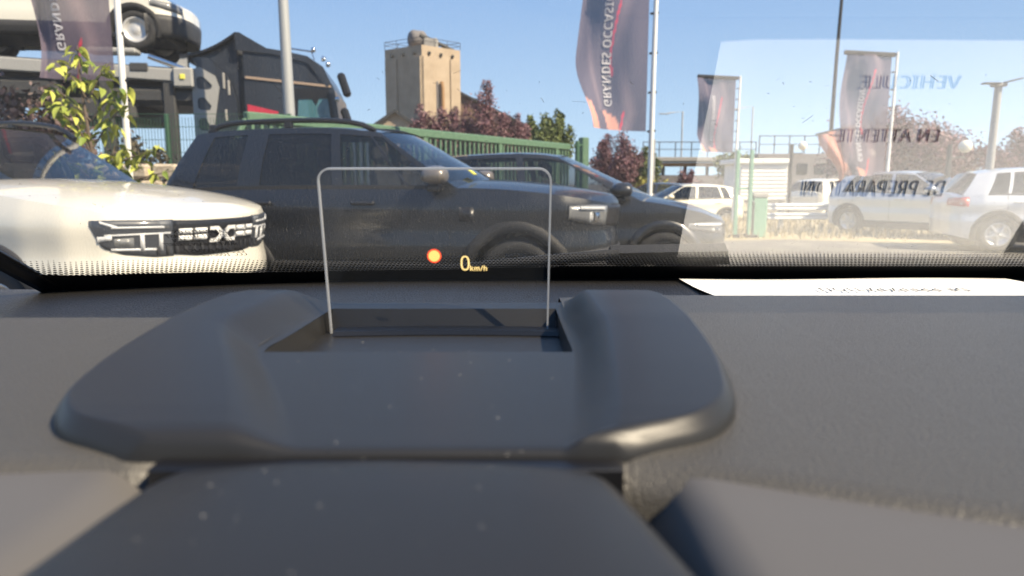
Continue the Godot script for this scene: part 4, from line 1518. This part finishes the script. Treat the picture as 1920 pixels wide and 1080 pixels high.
	part("lower_cladding", patch(r[1], [r[1].at_x(0.85), r[1].at_x(-0.9)], [0.3, 0.3], [0.44, 0.44], 0.012, 1.0, 20, 2), M.cladding, r[0])
	for side in [1.0, -1.0]:
		part("headlamp", patch(r[1], [0.55, 0.8, 1.15], [0.66, 0.68, 0.76], [0.78, 0.82, 0.86], 0.008, side, 10, 2), M.lamp_glass, r[0])


# ---------------------------------------------------------------- the cabin the picture is taken from
const PAD := 1.1
const RAKE := 0.4887  # 28 degrees

func glass_base(x: float) -> float:  # how far ahead the windscreen meets the dashboard
	return 1.06 - 0.15 * pow((x - 0.45) / 1.1, 4.0)


func on_glass(x: float, up: float, off := 0.0) -> Vector3:
	# a point of the windscreen: across, up along the glass; off > 0 is into the cabin
	var d := glass_base(x) - up * cos(RAKE) - off * sin(RAKE)
	return Vector3(x, 1.06 + up * sin(RAKE) - off * cos(RAKE), -d)


func cabin() -> void:
	var t := thing("car_cabin", "black dashboard, windscreen and head-up display of the car around the viewer", "car")
	var s: Shape
	# windscreen: its two faces
	for k in 2:
		var g := []
		for i in 49:
			var x := lerpf(-0.6, 1.5, i / 48.0)
			var row := []
			for j in 3:
				row.append(on_glass(x, lerpf(-0.01, 0.78, j / 2.0), -0.001 * k))
			g.append(row)
		part(["windscreen_inner_face", "windscreen_outer_face"][k], Shape.new(true).rows(g).done(), M.windscreen_glass, t)
	# black band printed round the glass, and its dots
	var band := []
	var frit_top := func(x: float) -> float:
		return 0.062 + 0.012 * smoothstep(-0.54, -0.61, x) - 0.012 * smoothstep(0.1, -0.2, x) * smoothstep(-0.5, -0.3, x)
	for i in 121:
		var x := lerpf(-0.6, 1.5, i / 120.0)
		band.append([on_glass(x, -0.012, 0.0015), on_glass(x, frit_top.call(x) - 0.01, 0.0015)])
	part("printed_band", Shape.new(true).rows(band).done(), M.frit, t)
	s = Shape.new()
	var pitch := 0.0054
	for i in int(2.08 / pitch):
		for j in 15:
			var x := -0.598 + pitch * (i + 0.5 * (j % 2))
			var up := 0.036 + j * 0.0062
			var fade: float = (up - frit_top.call(x) + 0.012) / 0.054
			if fade < 0.0 or fade > 0.97:
				continue
			var r: float = pitch * (0.6 - 0.42 * fade)
			var c := on_glass(x, up, 0.0016)
			var ex := Vector3.RIGHT
			var ey := (on_glass(x, up + 0.01, 0.0016) - c).normalized()
			var q := []
			for k in 6:
				q.append(c + ex * cos(TAU * k / 6.0) * r + ey * sin(TAU * k / 6.0) * r)
			s.quad(q[0], q[1], q[2], q[3])
			s.quad(q[0], q[3], q[4], q[5])
	var dots := part("printed_dots", s.done(), M.frit, t)
	dots.set_meta("kind", "stuff")
	# maker's marks on the glass, read from outside
	var yy := 0.18
	for line in [["LAMINATED GS", 0.0052], ["DOT 211 M102 AS1", 0.0052], ["TRANSP. 70% MIN", 0.0052], ["SAINT-GOBAIN SEKURIT", 0.0048], ["E9  43R-000451", 0.0062], ["CCC  E000102", 0.0056]]:
		var half := lettering(line[0], line[1] * 1.9, false, func(p: Vector2) -> Vector3: return Vector3(p.x, p.y, 0)).get_aabb().size.x * 0.5
		part("glass_marking", lettering(line[0], line[1] * 1.9, false, func(p: Vector2) -> Vector3: return on_glass(-0.345 - half * 0.62 - p.x * 0.62, yy + p.y, 0.001)), M.ink, t)
		yy -= 0.0125 if line[0][0] != "S" else 0.021
	# wiper resting outside, along the foot of the glass
	s = Shape.new()
	var blade := []
	for k in 13:
		var f := k / 12.0
		blade.append(on_glass(lerpf(-0.11, 0.16, f), lerpf(-0.045, 0.022, pow(f, 0.85)), -0.03))
	s.tube(blade, 0.009, 6)
	part("wiper_blade", s.done(), M.rubber, t)
	var arm := []
	for e in [[0.146, -0.02], [0.148, 0.026], [0.318, 0.034], [0.336, -0.02]]:
		arm.append(on_glass(e[0], e[1], -0.03))
	s = Shape.new()
	s.quad(arm[0], arm[1], arm[2], arm[3])
	for k in 4:
		s.quad(arm[k], arm[(k + 1) % 4], arm[(k + 1) % 4] + Vector3(0, 0.01, -0.02), arm[k] + Vector3(0, 0.01, -0.02))
	part("wiper_arm", s.done(), M.rubber, t)
	# left roof pillar
	s = Shape.new(true)
	var pg := []
	for i in 17:
		var up := lerpf(-0.03, 0.8, i / 16.0)
		var c := on_glass(-0.6, up, 0.0)
		pg.append([c + Vector3(0.01, 0.0, 0.002), c + Vector3(0.004, 0.004, 0.008), c + Vector3(-0.006, -0.002, 0.009), c + Vector3(-0.011, -0.008, 0.006), c + Vector3(-0.01, -0.008, -0.01), c + Vector3(0.006, 0.0, -0.01), c + Vector3(0.01, 0.0, 0.002)])
	s.rows(pg)
	part("roof_pillar", s.done(), M.frit, t)

	# low shelf under the glass
	var g := []
	for i in 61:
		var x := lerpf(-0.8, 1.5, i / 60.0)
		var row := []
		var b := glass_base(max(x, -0.6)) + 0.02
		for j in 15:
			row.append(Vector3(x, 1.0615 - 0.003 * smoothstep(0.9, 1.0, j / 14.0), -lerpf(0.48, b, j / 14.0)))
		g.append(row)
	part("dashboard_shelf", Shape.new(true).rows(g).done(), M.far_grained_plastic, t)
	# upper pad, with an opening for the display tray
	var near := func(x: float) -> float:
		if x > -0.128 and x < 0.036:
			return 0.275
		if x < -0.045:
			return 0.247 - 0.1 * smoothstep(-0.13, -0.6, x)
		return 0.247 - 0.48 * max(x - 0.045, 0.0) + 0.42 * pow(max(x - 0.045, 0.0), 2.0)
	var far := func(x: float) -> float: return lerpf(0.545, 0.655, smoothstep(-0.22, 0.12, x))
	var xs := []
	for i in 121:
		xs.append(lerpf(-1.0, 1.5, i / 120.0))
	for x in [-0.156, -0.1555, 0.042, 0.0425, -0.1285, -0.1275, 0.0355, 0.0365]:
		xs.append(x)
	xs.sort()
	g = []
	for x in xs:
		var row := []
		var n: float = max(near.call(x), 0.05)
		var f: float = far.call(x)
		for e in [[-0.004, -0.03], [-0.0035, -0.012], [-0.001, -0.0075], [0.003, -0.0035], [0.008, -0.001], [0.016, 0.0]]:
			row.append(Vector3(x, PAD + e[1], -(n + e[0])))
		for dd in [0.28, 0.32, 0.36, 0.4, 0.405, 0.5, 0.52]:
			row.append(Vector3(x, PAD + 0.002 * sin((dd - 0.28) * 10.0), -max(dd, n + 0.02)))
		for e in [[-0.02, 0.0], [-0.01, -0.001], [-0.004, -0.005], [0.0, -0.012], [0.001, -0.04]]:
			row.append(Vector3(x, PAD + e[1], -(f + e[0])))
		g.append(row)
	part("dashboard_pad", Shape.new(true).rows(g, func(i: int, j: int) -> bool:
		return xs[i] > -0.1558 and xs[i + 1] < 0.0423 and j >= 6).done(), M.grained_plastic, t)
	# lower panels either side of the instrument hood
	for side in 2:
		g = []
		for i in 49:
			var f := i / 48.0
			var x: float
			var y: float
			if side == 0:
				x = lerpf(-0.112, -0.75, pow(f, 2.6))
				y = -0.02 + 0.012 * smoothstep(-0.118, -0.15, x)
			else:
				x = lerpf(0.028, 0.9, pow(f, 2.6))
				y = -0.042 + 0.035 * smoothstep(0.034, 0.066, x)
			var row := []
			var n: float = max(near.call(x), 0.05)
			for j in 9:
				row.append(Vector3(x, PAD + y + 0.004 * j / 8.0, -lerpf(0.02, n + 0.004, j / 8.0)))
			g.append(row)
		if side == 1:
			g.reverse()
		part("lower_panel", Shape.new(true).rows(g).done(), M.satin_trim, t)

	# instrument hood in front
	var hx := func(u: float, d: float) -> float: return lerpf(-0.034, -0.045, (d - 0.1) / 0.145) + u * lerpf(0.103, 0.079, (d - 0.1) / 0.145)
	g = []
	for e in [[0.08, 0.003], [0.12, 0.005], [0.16, 0.006], [0.2, 0.006], [0.222, 0.0055], [0.231, 0.0045], [0.2365, 0.003], [0.239, 0.001], [0.24, -0.003], [0.2403, -0.07]]:
		var row := []
		for u in [-1.0, -1.0, -0.99, -0.97, -0.93, -0.86, -0.5, 0.0, 0.5, 0.86, 0.93, 0.97, 0.99, 1.0, 1.0]:
			var k := row.size()
			var drop: float = [0.09, 0.02, 0.012, 0.006, 0.002, 0.0][mini(k, mini(14 - k, 5))]
			row.append(Vector3(hx.call(u, e[0]), PAD + e[1] - drop - 0.003 * u * u, -(e[0] + 0.004 * (1.0 - u * u))))
		g.append(row)
	part("instrument_hood", Shape.new(true).rows(g).done(), M.dark_plastic, t)

	s = Shape.new().box(Vector3(-0.045, PAD - 0.0065, -0.2462), Vector3(0.17, 0.012, 0.0102), 0.0005)  # black strip added to paint the gap before the housing as shaded
	part("gap_shade", s.done(), M.frit, t)
	head_up_display(t)

	# specks of dust on glass and plastic
	s = Shape.new()
	for k in 420:
		var x := rng.randf_range(-0.58, 0.75)
		var up := rng.randf_range(0.07, 0.5)
		var c := on_glass(x, up, 0.002)
		var ey := (on_glass(x, up + 0.01, 0.002) - c).normalized()
		var d := (Vector3.RIGHT * rng.randf_range(-1, 1) + ey * rng.randf_range(-1, 1)).normalized()
		var w := rng.randf_range(0.00012, 0.0003)
		var l := rng.randf_range(0.0004, 0.0022) if rng.randf() < 0.93 else rng.randf_range(0.003, 0.007)
		var o := d.cross(ey.cross(Vector3.RIGHT)).normalized() * w
		s.quad(c - d * l - o, c + d * l - o, c + d * l + o, c - d * l + o)
	var dust := part("windscreen_dust", s.done(), M.dust, t)
	dust.set_meta("kind", "stuff")
	s = Shape.new()
	for k in 170:
		var d := rng.randf_range(0.15, 0.6)
		var x := rng.randf_range(-0.7, 0.62) * d
		var y := PAD + 0.0005
		if d < 0.24:
			y = PAD + 0.0068
			if x < -0.11 or x > 0.02:
				continue
		elif d < 0.42 and absf(x + 0.05) < 0.085:
			y = PAD + 0.006
		elif absf(x + 0.05) < 0.18:
			continue
		var r := rng.randf_range(0.0001, 0.0003)
		s.box(Vector3(x, y + r * 0.5, -d), Vector3(r * 2, r, r * 1.4), 0, Basis(Vector3.UP, rng.randf() * 3))
	dust = part("dashboard_dust", s.done(), M.dust, t)
	dust.set_meta("kind", "stuff")

	# sheet of paper on the shelf, printed for readers outside
	var sheet := thing("paper_sheet", "white paper notice lying on the dashboard shelf under the windscreen", "paper", Vector3(0.475, 1.0635, -0.853))
	g = []
	for i in 25:
		var row := []
		for j in 13:
			var x := lerpf(-0.235, 0.235, i / 24.0)
			var z := lerpf(-0.162, 0.162, j / 12.0)
			var y := 0.002 + 0.0012 * sin(x * 13.0) + 0.006 * smoothstep(-0.2, -0.235, x) * smoothstep(-0.1, 0.1, z)
			row.append(Vector3(x, y, z))
		g.append(row)
	part("sheet", Shape.new(true).rows(g).done(), M.paper, sheet)
	for l in [["VEHICULE", 0.118, -0.742, 0.002, 0.017], ["EN ATTENTE", 0.128, -0.814, 0.0, 0.0185], ["DE PREPARATION", 0.187, -0.894, 0.009, 0.0255]]:
		var wide := lettering(l[0], 1.0, false, func(p: Vector2) -> Vector3: return Vector3(p.x, p.y, 0)).get_aabb().size.x
		var h: float = l[4]
		var sq: float = l[1] / (wide * h)
		part("lettering", lettering(l[0], h, false, func(p: Vector2) -> Vector3: return Vector3(l[3] - p.x * sq, 0.0042, l[2] + 0.853 + p.y), 0.2), M.ink, sheet)


func head_up_display(t: Node3D) -> void:
	var half := func(d: float) -> float:
		return curve([[0.2515, 0.094], [0.258, 0.108], [0.266, 0.124], [0.275, 0.134], [0.29, 0.144], [0.31, 0.151], [0.36, 0.16], [0.44, 0.166], [0.52, 0.166], [0.57, 0.157], [0.6, 0.142], [0.615, 0.125]], d)
	var plateau := func(d: float) -> float: return piece([[0.2515, -0.06], [0.2518, 0.0], [0.2523, 0.0012], [0.2535, 0.002], [0.256, 0.0024], [0.262, 0.0024], [0.28, 0.002], [0.585, -0.003], [0.61, -0.002], [0.618, -0.02]], d)
	var ridge := func(d: float) -> float: return piece([[0.2515, -0.06], [0.2518, -0.006], [0.2523, 0.004], [0.2535, 0.0065], [0.256, 0.0085], [0.262, 0.0098], [0.28, 0.0112], [0.34, 0.0145], [0.44, 0.0192], [0.52, 0.02], [0.55, 0.0182], [0.575, 0.0135], [0.6, 0.006], [0.61, 0.0], [0.618, -0.02]], d)
	var in_left := func(d: float) -> float: return curve([[0.25, -0.078], [0.3, -0.098], [0.36, -0.124], [0.42, -0.15], [0.47, -0.15], [0.62, -0.15]], d)
	var in_right := func(d: float) -> float: return curve([[0.25, 0.018], [0.3, 0.0255], [0.42, 0.0365], [0.47, 0.0365], [0.62, 0.0365]], d)
	var ds := [0.2515, 0.2518, 0.2523, 0.2535]
	for k in 26:
		ds.append(0.2555 + k * 0.0022)
	for d in [0.318, 0.326, 0.34, 0.36, 0.38, 0.4, 0.4185, 0.4195, 0.43, 0.44, 0.46, 0.48, 0.5, 0.52, 0.535, 0.55, 0.5625, 0.575, 0.5845, 0.5855, 0.592, 0.6, 0.606, 0.61, 0.613, 0.618]:
		ds.append(d)
	var rim_line := []
	for k in 140:
		var d := 0.2515 + 0.3665 * pow(k / 139.0, 1.6)
		rim_line.append(Vector2(half.call(d), d))
	var g := []
	for d in ds:
		var h: float = half.call(d)
		var row := []
		for side in 2:  # each half from its outer edge inwards: [x, weight of the ridge, rim fraction]
			var sg: float = [-1.0, 1.0][side]
			var edge: float = -0.05 + sg * h
			var inner: float = in_left.call(d) if side == 0 else in_right.call(d)
			var crest: float = inner + sg * [0.027, 0.022][side]
			var lean: float = absf(half.call(d + 0.001) - half.call(d - 0.001)) / 0.002
			var wid: float = min(0.008 * sqrt(1.0 + lean * lean), 0.035)
			if (edge - sg * (wid + 0.002) - crest) * sg < 0.0:
				crest = edge - sg * (wid + 0.002)
				if (crest - inner) * sg < 0.004:
					inner = crest - sg * 0.004
			var pts := []
			for f in [1.0, 0.96, 0.92, 0.75, 0.5, 0.25, 0.12, 0.04, 0.0]:
				pts.append([edge - sg * wid * (1.0 - f), 1.0, f])
			for f in [0.33, 0.66, 1.0]:
				pts.append([lerpf(edge - sg * wid, crest, f), 1.0, 0.0])
			for f in [0.06, 0.15, 0.28, 0.5, 0.72, 0.85, 0.94, 1.0]:
				pts.append([lerpf(crest, inner, f), lerpf(1.0 - f, 1.0 - smoothstep(0.0, 1.0, f), 0.7), 0.0])
			if side == 0:
				pts.append([lerpf(inner, -0.055, 0.5), 0.0, 0.0])
				pts.append([-0.055, 0.0, 0.0])
			else:
				pts.append([lerpf(inner, -0.055, 0.5), 0.0, 0.0])
				pts.reverse()
			for p in pts:
				var y: float = lerpf(plateau.call(d), ridge.call(d), p[1])
				var deep: float = max(ridge.call(d), 0.0) + 0.012
				var near_rim := 1.0
				for k in rim_line.size() - 1:
					near_rim = min(near_rim, Geometry2D.get_closest_point_to_segment(Vector2(absf(p[0] + 0.05), d), rim_line[k], rim_line[k + 1]).distance_to(Vector2(absf(p[0] + 0.05), d)))
				if p[2] >= 1.0:
					near_rim = 0.0
				y -= piece([[0.0, deep], [0.0006, min(0.0072, deep * 0.8)], [0.0012, min(0.0062, deep * 0.7)], [0.0052, 0.0006], [0.0058, 0.0002], [0.0066, 0.0]], near_rim) * p[1]
				row.append(Vector3(p[0], PAD + y, -d))
		g.append(row)
	var hud := part("display_housing", Shape.new(true).rows(g, func(i: int, j: int) -> bool:
		return ds[i] > 0.419 and ds[i + 1] < 0.586 and j >= 19 and j <= 22).done(), M.dark_plastic, t)
	hud.set_meta("label", "smooth black housing of the head-up display")
	# sunk tray with the slot
	var s := Shape.new()
	var fl := PAD - 0.019
	var x0 := -0.15
	var x1 := 0.0365
	s.quad(Vector3(x0, fl, -0.42), Vector3(x0, fl, -0.585), Vector3(x1, fl, -0.585), Vector3(x1, fl, -0.42))
	s.quad(Vector3(x0, fl, -0.42), Vector3(x1, fl, -0.42), Vector3(x1, PAD - 0.0003, -0.4195), Vector3(x0, PAD - 0.0003, -0.4195))
	s.quad(Vector3(x0, fl, -0.578), Vector3(x1, fl, -0.578), Vector3(x1, PAD - 0.003, -0.5855), Vector3(x0, PAD - 0.003, -0.5855))
	for e in [[x0, 1.0], [x1, -1.0]]:
		var rows := []
		for k in 18:
			var d := lerpf(0.4195, 0.5845, k / 17.0)
			var hy: float = plateau.call(d)
			rows.append([Vector3(e[0], fl, -d), Vector3(e[0] - e[1] * 0.0008, PAD + hy, -d)])
		s.smooth(true).rows(rows)
		s.smooth(false)
	part("display_tray", s.done(), M.dark_plastic, hud)
	s = Shape.new()
	var slot := []
	for k in 21:
		var u := lerpf(-1, 1, k / 20.0)
		var x := -0.05 + u * 0.091
		var d := 0.566 - 0.006 * u * u
		slot.append([Vector3(x, fl + 0.0005, -(d - 0.012)), Vector3(x, fl + 0.004, -(d - 0.0105)), Vector3(x, fl + 0.004, -(d + 0.007)), Vector3(x, fl + 0.0005, -(d + 0.009))])
	s.rows(slot)
	part("slot_lip", s.done(), M.frit, hud)

	# combiner plate: leans a little towards the viewer
	var c := Vector3(-0.0585, fl + 0.002, -0.562)
	var up := Vector3(0, 0.1345, 0.02).normalized()
	var H := 0.1305
	var ring := []  # rounded outline, in (across, up)
	var w0 := 0.0875
	var w1 := 0.0885
	ring.append(Vector2(-w0, -0.01))
	for k in 9:
		var a := PI - PI * 0.5 * k / 8.0
		ring.append(Vector2(-w1 + 0.01 + cos(a) * 0.01, H - 0.01 + sin(a) * 0.01))
	for k in 9:
		var a := PI * 0.5 - PI * 0.5 * k / 8.0
		ring.append(Vector2(w1 - 0.01 + cos(a) * 0.01, H - 0.01 + sin(a) * 0.01))
	ring.append(Vector2(w0, -0.01))
	var nrm := Vector3.RIGHT.cross(up).normalized()
	var on := func(p: Vector2, off: float) -> Vector3: return c + Vector3.RIGHT * p.x + up * p.y + nrm * off
	s = Shape.new()
	var poly := PackedVector2Array(ring)
	var idx := Geometry2D.triangulate_polygon(poly)
	for k in range(0, idx.size(), 3):
		s.tri(on.call(poly[idx[k]], 0.0), on.call(poly[idx[k + 1]], 0.0), on.call(poly[idx[k + 2]], 0.0))
	var plate := part("combiner_plate", s.done(), M.combiner_glass, t)
	plate.set_meta("label", "clear upright plate of the head-up display")
	s = Shape.new()
	var rim := []
	for k in ring.size():
		var a: Vector2 = ring[max(k - 1, 0)]
		var b: Vector2 = ring[min(k + 1, ring.size() - 1)]
		var d := (b - a).normalized()
		var inn := Vector2(d.y, -d.x)
		var p: Vector2 = ring[k]
		rim.append([on.call(p, 0.0015), on.call(p + inn * 0.0013, 0.0015), on.call(p + inn * 0.0013, -0.0015), on.call(p, -0.0015), on.call(p, 0.0015)])
	s.rows(rim)
	part("plate_edge", s.done(), M.clear_edge, plate)
	# projected figures
	var digit := lettering("0", 0.0119, false, func(p: Vector2) -> Vector3: return on.call(Vector2(0.0219 + p.x * 0.95, 0.0565) + Vector2(0, p.y), 0.0006))
	part("projected_digit", digit, M.hud_white, plate)
	part("projected_unit", lettering("km/h", 0.0042, true, func(p: Vector2) -> Vector3: return on.call(Vector2(0.0323 + p.x, 0.0525 + p.y), 0.0006)), M.hud_white, plate)
	for k in 2:
		s = Shape.new()
		var r: float = [0.0056, 0.0044][k]
		var o := Vector2(-0.0021, 0.0623)
		for i in 28:
			var a := TAU * i / 28.0
			var b := TAU * (i + 1) / 28.0
			s.tri(on.call(o, 0.0005 + 0.0003 * k), on.call(o + Vector2(cos(b), sin(b)) * r, 0.0005 + 0.0003 * k), on.call(o + Vector2(cos(a), sin(a)) * r, 0.0005 + 0.0003 * k))
		part("projected_sign", s.done(), [M.hud_red, M.hud_yellow][k], plate)
